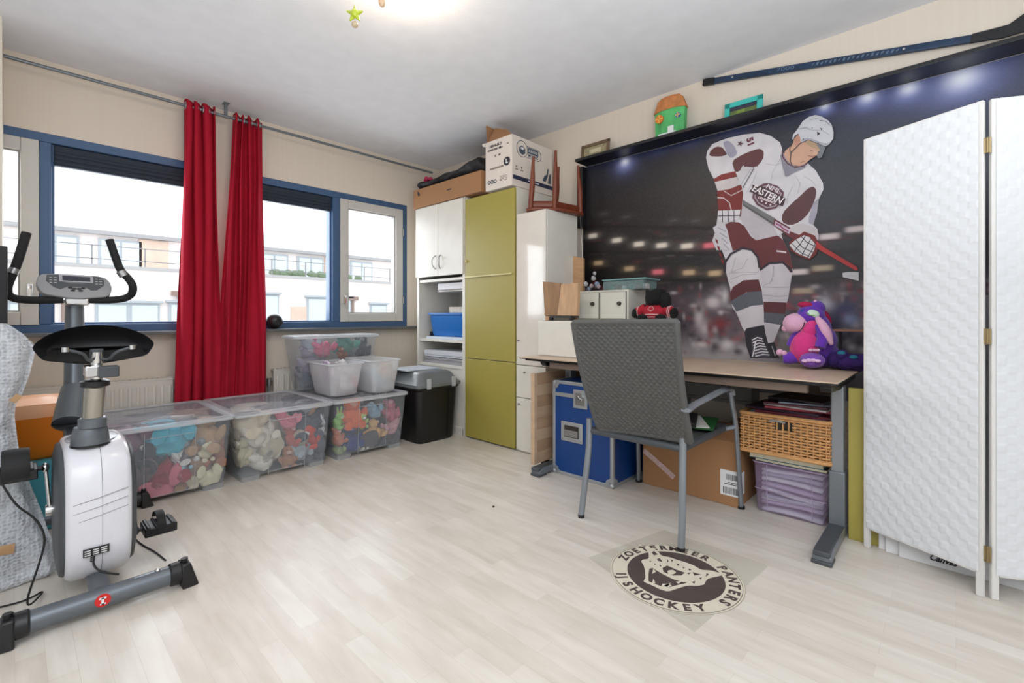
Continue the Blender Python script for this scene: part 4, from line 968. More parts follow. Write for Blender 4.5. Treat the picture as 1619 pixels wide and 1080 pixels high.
onprint(*cA(405, 650), *cA(670, 775), 'EASTERN', .052, (232, 226, 228), .92, .001)
onprint(*cA(450, 728), *cA(612, 785), 'CONFERENCE', .017, (214, 196, 200), 1.0)
for k in range(3):
    cx_, cy_ = 490 + 35 * k, 768 + 13 * k - (4 if k == 0 else 0)
    ink([(cx_ + (11 if i % 2 == 0 else 4.5) * math.sin(PI * i / 5), cy_ - (11 if i % 2 == 0 else 4.5) * math.cos(PI * i / 5)) for i in range(10)], (222, 214, 218), 'A', 'star')
# shoulder number and star
onprint(*cA(388, 250), *cA(402, 318), '51', .05, (104, 40, 60), 1.1, .002)
ink([(316 + (30 if i % 2 == 0 else 11) * math.sin(PI * i / 5 + .3), 297 - (26 if i % 2 == 0 else 10) * math.cos(PI * i / 5 + .3)) for i in range(10)], (84, 52, 60), 'A', 'star')
# neck, face, helmet
ink([(640, 395), (660, 365), (700, 440), (770, 485), (858, 452), (835, 495), (745, 534), (700, 560), (680, 562), (664, 500)], (132, 130, 142), 'A', 'collar')
line([(655, 360), (662, 410), (700, 460), (760, 492), (830, 478), (860, 455)], 9, (92, 40, 52))
ink([(664, 372), (745, 300), (750, 262), (780, 225), (830, 250), (900, 262), (985, 310), (972, 350), (935, 372), (928, 398), (880, 428), (850, 455), (800, 482), (740, 472), (690, 430)], (198, 156, 132), 'A', 'face', round_=1)
ink([(860, 270), (985, 318), (960, 352), (900, 330), (850, 300)], (176, 148, 118), 'A', 'brow'); ink([(930, 300), (1010, 320), (975, 412), (950, 418), (935, 395), (965, 350)], (118, 122, 128), 'A', 'visor')
line([(862, 396), (900, 402), (925, 398)], 6, (150, 92, 84)); line([(880, 352), (905, 358)], 5, (110, 84, 74)); line([(800, 455), (835, 440)], 5, (160, 112, 96)); ink([(912, 355), (950, 372), (932, 398), (905, 385)], (206, 168, 144), 'A', 'nose')
ink([(756, 262), (785, 222), (806, 240), (800, 290), (772, 322), (752, 305)], (190, 138, 118), 'A', 'ear', round_=1)
ink([(738, 262), (745, 225), (782, 180), (822, 118), (872, 82), (925, 66), (975, 78), (1030, 112), (1058, 150), (1072, 205), (1070, 258), (1035, 305), (1000, 322), (935, 295), (868, 268), (812, 292), (800, 240), (785, 218), (765, 232), (748, 268)], (204, 204, 210), 'A', 'helmet')
ink([(812, 292), (868, 266), (935, 293), (1000, 320), (1018, 312), (1040, 290), (1010, 300), (930, 272), (868, 250), (815, 262)], (168, 168, 178), 'A', 'helmet_rim')
line([(812, 292), (868, 268), (935, 294), (1000, 322), (1022, 316)], 5, (64, 62, 70)); line([(960, 110), (1010, 118), (1045, 152)], 5, (90, 90, 100)); line([(800, 175), (850, 165), (900, 190), (980, 190), (1040, 230)], 4, (150, 150, 160)); line([(880, 110), (930, 95), (985, 105)], 4, (160, 160, 170))
ink([(938, 200), (965, 216), (942, 236)], (40, 38, 46), 'A', 'vent'); ink([(962, 170), (985, 178), (975, 190)], (60, 58, 66), 'A', 'vent')
for x, y in ((828, 262), (845, 286), (950, 296), (1008, 300), (900, 172)): ink([(x - 4, y - 4), (x + 4, y - 4), (x + 4, y + 4), (x - 4, y + 4)], (70, 68, 78), 'A', 'rivet')
line([(795, 180), (850, 172), (885, 186)], 9, (172, 170, 180))
line([(812, 290), (770, 330), (728, 372), (722, 440), (735, 470)], 7, (52, 44, 50)); line([(762, 232), (738, 300), (715, 345), (728, 372)], 5, (52, 44, 50))
# ================================================================ DESK
DZ = .745; D0, D1 = .352, 2.122; DF = 2.315; DB = 3.075
dk = empty('desk', (2.7, 1.24, 0), 'long desk with pale worn top and grey T-shaped legs before the hockey mural', 'desk')
def top_mat():
    m = M('pale_beech_top', (196, 172, 148), .38, var=.06, vscale=3, stretch=(1, 6, 1)); return m
b = MB(); b.box(DF, D0, DZ - .006, DB, D1, DZ); b.build('desktop', top_mat(), dk, bevel=.0015)
b = MB(); b.prism([(DF + .002, D0 + .002, DZ - .0065), (DB, D0 + .002, DZ - .0065), (DB, D1 - .002, DZ - .0065), (DF + .002, D1 - .002, DZ - .0065)], (0, 0, -.005)); b.prism([(DF + .03, D0 + .03, DZ - .0115), (DB, D0 + .03, DZ - .0115), (DB, D1 - .03, DZ - .0115), (DF + .03, D1 - .03, DZ - .0115)], (0, 0, -.012)); b.build('edge_band', M('black_laminate_edge', (24, 23, 23), .45), dk, smooth=False)
for y, nm in ((.40, 0), (1.94, 1)):
    b = MB()
    b.box(2.605, y - .032, .05, 2.685, y + .032, .30); lo = b.build('leg', m_grey, dk, bevel=.006)
    b = MB(); b.box(2.612, y - .026, .29, 2.678, y + .026, DZ - .05); b.build('column', M('light_grey_metal', (138, 142, 146), .35, metal=.3), lo, bevel=.006)
    b = MB(); b.prism([(2.27, y - .034, .012), (2.27, y - .034, .034), (2.31, y - .034, .052), (2.96, y - .034, .052), (2.98, y - .034, .012)], (0, .068, 0)); b.build('foot', m_grey, lo, bevel=.005)
    b = MB(); b.box(2.262, y - .037, .0, 2.34, y + .037, .016); b.build('foot_pad', m_dgrey, lo, bevel=.004); b = MB(); b.box(2.9, y - .037, .0, 2.98, y + .037, .016); b.build('foot_pad', m_dgrey, lo, bevel=.004); b = MB(); b.box(2.262, y - .03, .034, 2.605, y + .03, .056); b.build('foot_cover', m_dgrey, lo, bevel=.005)
    b = MB(); b.prism([(2.34, y - .02, DZ - .03), (2.36, y - .02, DZ - .05), (2.56, y - .02, DZ - .06), (3.0, y - .02, DZ - .05), (3.0, y - .02, DZ - .024), (2.34, y - .02, DZ - .024)], (0, .04, 0)); b.build('bracket', m_black, lo, bevel=.002)
b = MB(); b.box(2.96, .47, .60, 2.99, 1.90, .70); b.build('crossbeam', M('brown_beam', (128, 100, 82), .6), dk, bevel=.003)
b = MB(); b.box(2.36, .47, DZ - .062, 2.40, 1.90, DZ - .024); b.build('front_rail', M('taupe_rail', (122, 104, 92), .55), dk, bevel=.003)
# ---- on the desk
un = empty('small_cabinet', (2.66, 1.7, DZ), 'low plain white cabinet standing on the left end of the desk', 'cabinet')
b = MB(); b.box(2.49, 1.335, DZ, 2.87, 2.105, .985); b.build('carcass', m_white, un, bevel=.002)
for y0, y1 in ((1.345, 1.612), (1.618, 2.096)):
    b = MB(); b.box(2.484, y0, DZ + .006, 2.4895, y1, .979); b.build('front', m_white, un, bevel=.0015)
ch = empty('drawer_chest', (2.84, 1.76, .986), 'small white two-door chest standing on the low white cabinet', 'chest')
X0c = 2.72; ya, yb_ = Xp(993, 460, X0c).y, Xp(912, 460, X0c).y
zt_ = Xp(955, 459, X0c).z
b = MB(); b.box(X0c + .004, ya, .9855, 2.955, yb_, zt_); b.build('carcass', M('off_white', (214, 212, 200), .5), ch, bevel=.002)
ymid = (ya + yb_) / 2 + .01
for y0, y1 in ((ya + .012, ymid - .006), (ymid + .006, yb_ - .012)):
    f = MB(); f.box(X0c - .004, y0, .998, X0c + .004, y1, zt_ - .012)
    f.build('door_gap', M('gap_shadow_grey', (120, 118, 110), .8), ch, smooth=False)
    f = MB(); f.box(X0c - .009, y0 + .003, 1.001, X0c - .002, y1 - .003, zt_ - .015); d_ = f.build('door', M('off_white', (214, 212, 200), .5), ch, bevel=.002)
    k = MB(); yy = y0 + .045 if y0 < ymid else y0 + .045; k.cyl((X0c - .009, yy, 1.10), (X0c - .026, yy, 1.10), .006, .012, 12); k.cyl((X0c - .010, yy, 1.10), (X0c - .013, yy, 1.10), .014, seg=12); k.build('knob', M('dark_pewter', (88, 84, 76), .4, metal=.6), d_)
# wooden boards leaning on the left
def plank(pts, vec, label, name='wooden_board', mat=None):
    b = MB(); b.prism(pts, vec); return tag(b.build(name, mat or m_wood, bevel=.003), label, 'board')
zb = .986
pr_ = [Xp(858, 445, 2.60), Xp(886, 448, 2.60), Xp(883, 496, 2.60), Xp(861, 496, 2.60)]
plank([pr_[0], pr_[1], Vector((2.60, pr_[2].y, 1.02)), Vector((2.60, pr_[3].y, 1.02))], (.035, 0, 0), 'left pale wooden board propped on the low white cabinet', mat=M('oak_board', (150, 116, 84), .6, var=.24, vscale=6, stretch=(1, 6, 1)))
pr_ = [Xp(887, 449, 2.56), Xp(914, 447, 2.56), Xp(912, 500, 2.56), Xp(881, 496, 2.56)]
plank([pr_[0], pr_[1], Vector((2.56, pr_[2].y, 1.02)), Vector((2.56, pr_[3].y, 1.022))], (.03, 0, 0), 'right pale wooden board overlapping its neighbour beside the white chest', mat=M('oak_board_warm', (192, 156, 120), .6, var=.16, vscale=6, stretch=(1, 6, 1)))
wm = empty('wheeled_frame', (2.60, 2.0, zb), 'small dark metal frame under the two pale wooden boards', 'frame')
ys = [Xp(p, 500, 2.58).y for p in (864, 872, 905, 912)]
b = MB(); b.box(2.56, ys[2], 1.006, 2.66, ys[1], 1.018); b.build('plate', M('dark_grey_metal', (62, 64, 66), .4, metal=.5), wm, bevel=.002)
for y in (ys[2], ys[1]):
    b = MB(); b.cyl((2.565, y, 1.0), (2.59, y, 1.0), .0135, seg=14); b.build('wheel', m_black, wm)
plank([(2.57, ys[0] + .004, zb), (2.57, ys[0] - .028, zb), (2.57, ys[0] - .028, zb + .03), (2.57, ys[0] + .004, zb + .03)], (.05, 0, 0), 'small pale wooden offcut at the left corner of the low white cabinet', 'wooden_block')
p1, p2 = Xp(905, 405, 2.93), Xp(921, 408, 2.93)
plank([Vector((2.93, p1.y, zb)), Vector((2.93, p2.y, zb)), p2, p1], (.03, 0, 0), 'upright pale plank behind the white chest, against the mural')
b = MB(); q1 = Xp(915, 300, 3.1); q2_ = Xp(927, 450, 2.98); b.cyl(q1, Vector((2.98, q2_.y, zb + .004)), .004, seg=8)
tag(b.build('metal_rod', m_steel), 'thin grey metal rod leaning on the mural behind the white chest', 'rod')
# glass baubles and the clear case on the chest
zc = zt_ + .001
for i, (px, py, r_) in enumerate(((926, 449, .016), (934, 452, .014), (941, 449, .017), (938, 440, .015), (945, 453, .013), (929, 456, .012), (940, 432, .011))):
    c = Xp(px, py, 2.78); b = MB(); b.ell((2.78 + .01 * (i % 3), c.y, max(zc + r_ * (1.0 if i < 6 else 1), c.z)), r_, seg=16, rows=10, noi=.5, nsc=9, seed=i)
    o = b.build('glass_figure', M('clear_glass_%d' % (i % 3), [(220, 220, 228), (206, 180, 186), (150, 170, 210)][i % 3], .08, alpha=.5, var=.3, vscale=70))
    tag(o, ['clear glass lump at the far left of the heap on the white chest', 'pinkish glass lump second from the left on the white chest', 'bluish glass lump in the middle of the heap on the white chest', 'clear glass lump high in the heap on the white chest', 'small pinkish glass lump nearest the see-through case', 'small bluish glass lump lowest at the left of the heap', 'clear glass lump topmost of the heap on the white chest'][i], 'ornament', 'glass lumps on the white chest')
cs = empty('clear_case', (2.85, 1.62, zc), 'flat see-through plastic case with small green things in it, on the white chest', 'case')
yl, yr_ = Xp(953, 450, 2.76).y, Xp(1031, 450, 2.84).y
b = MB(); b.box(2.76, yr_ + .02, zc, 2.95, yl, zc + .062); b.build('shell', M_clear('smoky_clear', (150, 176, 176), .45, .1), cs, bevel=.006)
b = MB(); b.box(2.75, yr_, zc + .063, 2.96, yl, zc + .073); b.build('lid', M_clear('aqua_clear', (150, 196, 196), .6, .1), cs, bevel=.003)
for i in range(6):
    b = MB(); yy = yl - .04 - i * .05; b.box(2.79, yy - .015, zc + .004, 2.84, yy + .01, zc + .03 + .006 * (i % 2)); b.build('small_parts', M('case_content_%d' % (i % 3), [(96, 128, 116), (120, 74, 74), (190, 190, 186)][i % 3], .6), cs, bevel=.002)
# black plush in red hockey jersey
bp = Xp(1036, 490, 2.72)
tb = empty('plush_toy', (2.72, bp.y, zb), 'black soft toy in a red ice hockey jersey looking over the chair back', 'soft toy')
m_bf = M('black_fur', (14, 13, 14), .95, bump=.8, bscale=160)
yy = bp.y; k_ = .0038
b = MB(); b.ell((2.73, yy - .005, 1.125), (.075, .068, .062), noi=.12, seg=22, rows=14); b.ell((2.70, yy - .075, 1.11), (.03, .035, .05), noi=.2); b.ell((2.72, yy + .045, 1.16), (.02, .018, .02)); b.ell((2.72, yy - .05, 1.165), (.02, .018, .02)); b.ell((2.665, yy, 1.112), (.03, .03, .022))
for y2 in (yy + .12, yy - .128): b.ell((2.70, y2, 1.035), (.028, .026, .032), noi=.2)
for y2 in (yy + .06, yy - .06): b.ell((2.665, y2, .9925 + .005), (.05, .03, .022)) if False else b.ell((2.67, y2, 1.008), (.045, .03, .0215))
b.build('body', m_bf, tb)
b = MB(); b.ell((2.72, yy, 1.045), (.06, .082, .055), seg=24, rows=14)
b.tube([(2.72, yy + .06, 1.065), (2.71, yy + .10, 1.045), (2.70, yy + .112, 1.037)], [.034, .033, .030], 14); b.tube([(2.72, yy - .06, 1.065), (2.71, yy - .10, 1.045), (2.70, yy - .122, 1.037)], [.034, .033, .030], 14)
je = b.build('jersey', M('red_jersey', (168, 16, 38), .8, bump=.2, bscale=300), tb)
b = MB()
for z_, rr in ((1.028, .0838), (1.012, .0815)):
    b.tube([(2.72 - .061 * math.sqrt(max(0, 1 - ((z_ - 1.045) / .055) ** 2)) * math.cos(a), yy + rr * .97 * math.sqrt(max(0, 1 - ((z_ - 1.045) / .055) ** 2)) * math.sin(a), z_ - .006 * (1 - math.cos(a)) * 2) for a in [math.radians(d) for d in range(-80, 81, 8)]], .003, 6)
for y2, s_ in ((yy - .098, 1), (yy - .109, 1), (yy + .098, 1)):
    b.tube([(2.705 + .0335 * math.cos(a), y2, 1.045 + .0335 * math.sin(a)) for a in [2 * PI * i / 16 for i in range(16)]], .0026, 6, closed=True)
b.build('stripes', M('jersey_white', (232, 190, 190), .8), je)
lf = [(0, .022), (.005, .014), (.012, .016), (.010, .006), (.02, .008), (.016, 0), (.02, -.004), (.008, -.012), (.002, -.012), (.002, -.02)]
lf = lf + [(-x, y) for x, y in lf[::-1]][:-1]
b = MB(); b.tube([(2.72 - .0605 * math.sqrt(max(0, 1 - ((y * 1.0 + .012) / .055) ** 2 - (x / .082) ** 2)) - .001, yy + x, 1.062 + y * .8) for x, y in lf], .0018, 5, closed=True); b.build('leaf_emblem', M('jersey_white', (232, 190, 190), .8), je)
# purple dragon
def dragon():
    base = Xp(1272, 576, 2.93); cy = base.y
    r = empty('plush_dragon', (2.93, cy, DZ), 'purple and pink plush dragon with big pale snout at the right of the desk', 'soft toy')
    cx0 = 2.93
    S = .1 / 1  # unit helper
    mp_ = M('purple_fur', (98, 46, 168), .95, var=.15, vscale=20, bump=.7, bscale=190, sheen=.3); mk = M('hot_pink_fur', (214, 52, 130), .9, var=.1, vscale=20, bump=.5, bscale=190, sheen=.3)
    ml = M('pale_pink_fur', (224, 172, 200), .95, var=.06, vscale=20, bump=.5, bscale=190, sheen=.3); md = M('deep_purple_fur', (70, 30, 128), .95, bump=.7, bscale=190)
    P = lambda px, py, dx=0: Xp(px, py, cx0 + dx)
    R = Rz(-30)
    b = MB(); c = P(1286, 535); b.ell(c, (.10, .105, .115), None, 26, 18, noi=.08)
    b.ell(P(1290, 512), (.07, .07, .08), Rx(-8), 20, 14)
    b.ell(P(1302, 552, .02), (.08, .07, .075))
    body = b.build('body', mp_, r)
    b = MB(); b.ell(P(1273, 542, -.06), (.075, .072, .092), Rx(10), 26, 18); b.ell(P(1281, 517, -.06), (.045, .040, .06), Rx(20)); b.build('belly', mk, r)
    b = MB(); b.ell(P(1282, 493, -.01), (.068, .066, .062), None, 22, 14); b.ell(P(1290, 482, .0), (.045, .045, .045)); hd = b.build('head', mp_, r)
    b = MB(); b.ell(P(1259, 506, -.04), (.068, .064, .056), Rx(22), 24, 16, noi=.06); b.ell(P(1243, 513, -.05), (.028, .022, .02)); b.ell(P(1246, 508, -.03), (.018, .016, .014)); sn = b.build('snout', ml, r)
    b = MB(); 
    b.tube([P(1272, 503, -.095), P(1270, 511, -.1), P(1262, 519, -.105), P(1252, 522, -.1)], .0022, 6, 2); b.build('smile', M('dark_thread', (70, 40, 60), .8), sn)
    b = MB(); b.ell(P(1245, 513, -.08), (.004, .006, .004)); b.build('nostril', m_ink, sn)
    b = MB(); b.ell(P(1283, 490, -.055), (.022, .038, .026), Rx(14), 16, 12); e = b.build('eye', M('pale_mint', (206, 226, 206), .6), hd)
    b = MB(); b.tube([P(1274, 488, -.072), P(1280, 492, -.082), P(1288, 492, -.078)], .0022, 6, 1); b.build('pupil', M('lime_green', (120, 186, 60), .5), e)
    b = MB(); b.ell(P(1272, 486, -.055), (.012, .02, .014)); b.build('eye_patch', M('royal_blue', (36, 60, 150), .6), hd)
    b = MB(); b.ell(P(1275, 476, -.02), (.03, .042, .018), Rx(8)); b.build('tuft', M('raspberry_fur', (176, 30, 80), .9, bump=.6, bscale=160), hd)
    b = MB(); b.cyl(P(1286, 480, -.02), P(1289, 470, -.02), .014, .006, 12); b.ell(P(1289, 469.5, -.02), .007); b.build('horn', ml, hd)
    b = MB(); b.tube([P(1292, 496, -.075), P(1300, 506, -.09), P(1308, 522, -.10), P(1315, 538, -.095)], [.012, .022, .024, .008], 12, 2); b.build('ear', ml, hd)
    b = MB(); b.tube([P(1296, 484, 0), P(1306, 492, .03), P(1312, 505, .04)], [.012, .018, .01], 10, 1); b.build('crest', M('raspberry_fur', (176, 30, 80), .9), hd)
    # arms with pale claws, legs with pads
    b = MB(); b.tube([P(1268, 517, -.06), P(1256, 526, -.08), P(1249, 540, -.08)], [.022, .022, .019], 14, 2); a = b.build('arm', mp_, r)
    b = MB(); b.tube([P(1296, 508, -.07), P(1303, 524, -.09), P(1296, 543, -.11)], [.028, .028, .024], 14, 2); a = b.build('arm', mp_, r)
    b = MB()
    for k in range(3): b.ell(P(1282 + 5.5 * k, 547, -.135), (.012, .011, .008))
    b.build('claws', ml, a)
    b = MB(); b.tube([P(1276, 552, -.05), P(1250, 560, -.09), P(1238, 560, -.10)], [.036, .034, .028], 14, 2); a = b.build('leg', mp_, r)
    b = MB(); b.ell(P(1233, 551, -.10), (.022, .018, .018)); b.ell(P(1240, 552, -.11), (.016, .014, .014)); b.build('claws', ml, a)
    b = MB(); b.ell(P(1284, 563, -.12), (.055, .056, .040), None, 20, 12); a = b.build('leg', M('light_purple_fur', (124, 70, 176), .95, bump=.6, bscale=190, sheen=.3), r)
    b = MB()
    for k in range(4): b.ell(P(1272 + 7 * k, 563 + (1 if k in (0, 3) else 0), -.17), (.012, .014, .009))
    b.build('claws', M('pale_lilac', (226, 190, 226), .9), a)
    b = MB(); b.tube([P(1308, 560, .05), P(1322, 566, .03), P(1336, 568, .0)], [.035, .028, .014], 12, 2); b.build('tail', md, r)
    # settle on desk top
    objs = [o for o in bpy.data.objects if o.type == 'MESH' and (o.parent is r or (o.parent and o.parent.parent is r))]
    mz = min((WL[o] + v.co).z for o in objs for v in o.data.vertices)
    r.location.z += DZ + .001 - mz
dragon()
rz = empty('desk_riser', (2.98, .42, DZ), 'narrow brown wooden riser shelf at the far right of the desk behind the folding screen', 'shelf')
ya, yb_ = Xp(1366, 522, 2.93).y - .12, Xp(1316, 522, 2.93).y
zt_ = Xp(1340, 521, 2.93).z
b = MB(); b.box(2.93, ya, zt_ - .012, 3.06, yb_, zt_); b.build('board', M('brown_board', (150, 104, 84), .5, var=.1, vscale=6), rz, bevel=.002)
for y in (ya + .005, yb_ - .025):
    b = MB(); b.box(2.95, y, DZ, 3.05, y + .012, zt_ - .012); b.build('support', m_dgrey, rz, bevel=.002)
c = Xp(1340, 561, 2.88)
b = MB(); b.ell((2.88, c.y - .02, DZ + .042), (.05, .085, .042), noi=.3); b.ell((2.87, c.y + .05, DZ + .05), (.035, .035, .04), noi=.2); b.ell((2.86, c.y + .02, DZ + .075), (.03, .03, .03))
o = tag(b.build('plush_toy', M('midnight_purple_fur', (52, 26, 96), .95, bump=.7, bscale=160)), 'dark purple soft toy lying under the brown riser shelf', 'soft toy')
b = MB(); b.ell((2.845, c.y + .02, DZ + .085), (.014, .02, .014)); b.ell((2.84, c.y - .03, DZ + .07), (.012, .018, .01)); b.build('teal_patch', M('teal_felt', (30, 120, 140), .8), o)

# ================================================================ UNDER THE DESK
m_plk = M('mixed_plank_wood', (192, 154, 118), .55, var=.16, vscale=2.2, stretch=(2, 1, 9))
lb = empty('planked_board', (2.62, 1.99, .0), 'pale panel glued from short wooden planks standing at the left end of the desk', 'board')
y_ = 1.99
for k in range(8):
    b = MB(); z0 = .06 + k * .073; b.box(2.33, y_ - .014, z0, 2.95, y_ + .014, z0 + .0722)
    b.build('plank', M('plank_tone_%d' % (k % 4), [(186, 156, 128), (170, 138, 110), (194, 166, 138), (178, 146, 118)][k % 4], .55, var=.12, vscale=4, stretch=(1, 1, 6)), lb, bevel=.0008)
b = MB(); b.box(2.30, y_ - .016, .058, 2.33, y_ + .016, .646); b.build('edge_strip', M('plank_tone_2', (206, 174, 140), .55), lb, bevel=.001)
b = MB(); b.box(2.40, y_ - .012, 0, 2.46, y_ + .012, .058); b.box(2.8, y_ - .012, 0, 2.86, y_ + .012, .058); b.build('stand', m_black, lb)
# blue flight case
fc = empty('flight_case', (2.58, 1.69, 0), 'blue flight case with metal edges, butterfly latch and recessed handle under the desk', 'flight case')
cx0, cx1, cy0, cy1, cz1 = 2.412, 2.80, 1.462, 1.915, .603
m_fcb = M('blue_laminate', (8, 62, 130), .45, var=.05); m_al = M('aluminium_edge', (176, 180, 184), .35, metal=.55)
b = MB(); b.box(cx0 + .004, cy0 + .004, .004, cx1 - .004, cy1 - .004, cz1 - .004); b.build('body', m_fcb, fc)
b = MB(); e_ = .022
for x in (cx0, cx1 - e_):
    for y in (cy0, cy1 - e_): b.box(x, y, 0, x + e_, y + e_, cz1)
for x in (cx0, cx1 - e_):
    for z in (0, cz1 - e_): b.box(x, cy0, z, x + e_, cy1, z + e_)
for y in (cy0, cy1 - e_):
    for z in (0, cz1 - e_): b.box(cx0, y, z, cx1, y + e_, z + e_)
b.build('edge_trim', m_al, fc, bevel=.003)
b = MB(); b.box(cx0 - .002, cy0, .502, cx0 + .006, cy1, .526); b.box(cx0, cy0 - .002, .502, cx1, cy0 + .006, .526); b.build('lid_seam', m_al, fc, bevel=.001)
b = MB()
for y, sy in ((cy0, 1), (cy1, -1)):
    for z, sz in ((0, 1), (cz1, -1)):
        b.ell((cx0 + .01, y + sy * .012, z + sz * .014), (.016, .016, .016), None, 12, 8)
        for da, dz_ in ((.045, .018), (.034, .036), (.016, .047)): b.cyl((cx0 + .004, y + sy * da, z + sz * dz_), (cx0 - .0035, y + sy * da, z + sz * dz_), .013, seg=12)
for da, dz_ in ((.045, .018), (.034, .036), (.016, .047)): b.cyl((cx0 + da, cy0 + .004, dz_), (cx0 + da, cy0 - .0035, dz_), .013, seg=12)
b.build('corner_guard', m_al, fc)
def plate(yc, zc_, w_, h_, name):
    p = MB(); rect = [(yc - w_ / 2, zc_ - h_ / 2), (yc + w_ / 2, zc_ + h_ / 2)]
    p.box(cx0 - .004, rect[0][0], rect[0][1], cx0 + .004, rect[1][0], rect[1][1]); return p.build(name, m_al, fc, bevel=.003)
lp = plate(1.695, .50, .105, .115, 'latch')
b = MB(); b.box(cx0 - .006, 1.66, .462, cx0 - .003, 1.73, .54); b.build('latch_dish', m_steel, lp, bevel=.002)
b = MB(); b.obox((cx0 - .011, 1.695, .505), (.008, .04, .018), Rx(35)); b.cyl((cx0 - .004, 1.695, .505), (cx0 - .018, 1.695, .505), .009, seg=12); b.build('butterfly_key', m_chrome, lp, bevel=.002)
hp = plate(1.76, .285, .165, .125, 'recessed_handle')
b = MB(); b.box(cx0 - .0055, 1.705, .25, cx0 - .003, 1.815, .325); b.build('dish', M('dark_recess', (60, 54, 50), .5, metal=.3), hp, bevel=.001)
b = MB(); b.box(cx0 - .012, 1.71, .255, cx0 - .0055, 1.81, .298); b.build('grip', m_steel, hp, bevel=.004)
b = MB()
for y in (1.69, 1.735, 1.785, 1.83): b.cyl((cx0 - .004, y, .236), (cx0 - .007, y, .236), .005, seg=8)
b.build('rivets', m_steel, hp)
# big carton
ct = empty('cardboard_box', (2.86, 1.1, 0), 'large brown cardboard box with barcode label on the floor behind the chair legs', 'cardboard box')
kx0, ky0, ky1, kz = 2.63, .832, 1.39, .348
b = MB(); b.box(kx0, ky0, 0, 3.08, ky1, kz); b.build('box', m_card, ct, bevel=.004)
b = MB(); b.prism([(kx0 + .002, ky0 + .01, kz), (kx0 + .03, ky0 + .01, kz + .055), (kx0 + .03, ky1 - .02, kz + .04), (kx0 + .002, ky1 - .02, kz)], (.004, 0, 0)); b.prism([(kx0 + .03, ky0 + .002, kz + .003), (3.05, ky0 + .002, kz + .003), (3.05, ky0 + .12, kz + .05), (kx0 + .03, ky0 + .12, kz + .05)], (0, 0, .004)); b.build('flap', m_card, ct)
ly0, ly1 = Xp(1173, 790, kx0).y, Xp(1139, 790, kx0).y
b = MB(); b.box(kx0 - .0012, ly0 - .0, .055, kx0, ly1, .19); b.box(kx0, ky0 - .0012, .06, kx0 + .08, ky0, .18); lb_ = b.build('label', m_paper, ct, smooth=False)
b = MB()
y = ly0 + .008
while y < ly1 - .012:
    w_ = random.choice((.0018, .003, .0045)); b.box(kx0 - .0018, y, .065, kx0 - .0012, y + w_, .1); 
    if y < ly1 - .04: b.box(kx0 - .0018, y + .006, .14, kx0 - .0012, y + .006 + w_, .17)
    y += w_ + random.choice((.002, .0035))
for k in range(2): b.box(kx0 - .0018, ly0 + .02, .115 + k * .009, kx0 - .0012, ly1 - .02 - .02 * k, .119 + k * .009)
b.build('barcode', m_ink, lb_, smooth=False)
t0, t1 = Xp(1018, 712, kx0), Xp(1066, 755, kx0)
b = MB(); b.tube([t0 + Vector((-.002, 0, 0)), (t0 + t1) / 2 + Vector((-.006, 0, .006)), t1 + Vector((-.003, 0, 0))], .01, 6, 1, flat=(.004, .036)); b.build('tape', M('printed_tape', (200, 172, 168), .4, var=.2, vscale=60), ct)
# grey tray behind
b = MB(); b.box(2.93, .86, .50, 3.08, 1.30, .52); b.box(2.93, .86, .52, 2.94, 1.30, .60); b.box(3.07, .86, .52, 3.08, 1.30, .60); b.box(2.94, .86, .52, 3.07, .87, .60); b.box(2.94, 1.29, .52, 3.07, 1.30, .60)
b.box(3.04, .87, .352, 3.06, .89, .5); b.box(3.04, 1.27, .352, 3.06, 1.29, .5)
tag(b.build('tray', M('mid_grey_tray', (112, 112, 110), .5), bevel=.003), 'grey open tray on thin legs at the back under the desk', 'tray')
# clear lilac drawer box
m_lil = M_clear('lilac_plastic', (200, 172, 206), .19, .2)
dw = empty('storage_box', (2.83, .605, 0), 'see-through lilac plastic box full of papers, lowest under the wicker basket', 'storage box')
b = MB(); rg = []
for z, i in ((0, .02), (.01, .012), (.25, 0), (.262, 0)): rg.append([b.bm.verts.new(p) for p in rrect(2.665 + i, .44 + i, 3.0 - i, .775 - i, z, .02)])
b.loft(rg, cap=False); b.face(rg[0][::-1]); b.build('tub', m_lil, dw, solid=.002)
b = MB(); b.tube(rrect(2.662, .437, 3.003, .778, .258, .022), .005, 6, closed=True); b.tube(rrect(2.668, .445, 2.998, .772, .12, .022), .0025, 6, closed=True)
for y in (.51, .71): b.tube([(2.674, y, .02), (2.664, y, .25)], .0022, 5)
b.build('ribs', M_clear('lilac_edges', (214, 190, 222), .4, .25), dw)
for k in range(9):
    b = MB(); z = .016 + k * .026; a_ = random.uniform(-.012, .012)
    col = [(226, 226, 236), (196, 186, 210), (232, 232, 238), (186, 190, 206)][k % 4]
    b.grid(10, 8, lambda u, v: Vector((2.69 + .28 * v, .47 + .27 * u, z + .008 * math.sin(u * 3 + k) + .004 * math.sin(v * 5 + k) + a_ * (u - .5))))
    o = b.build('paper_bundle', M('paper_tone_%d' % (k % 4), col, .7), solid=.014)
    tag(o, 'limp paper bundle %s in the see-through lilac box' % ['at the very bottom', 'second from the bottom', 'third from the bottom', 'fourth from the bottom', 'in the middle of the pile', 'just above the middle', 'third from the top', 'second from the top', 'topmost'][k], 'paper', 'paper bundles in the lilac box')
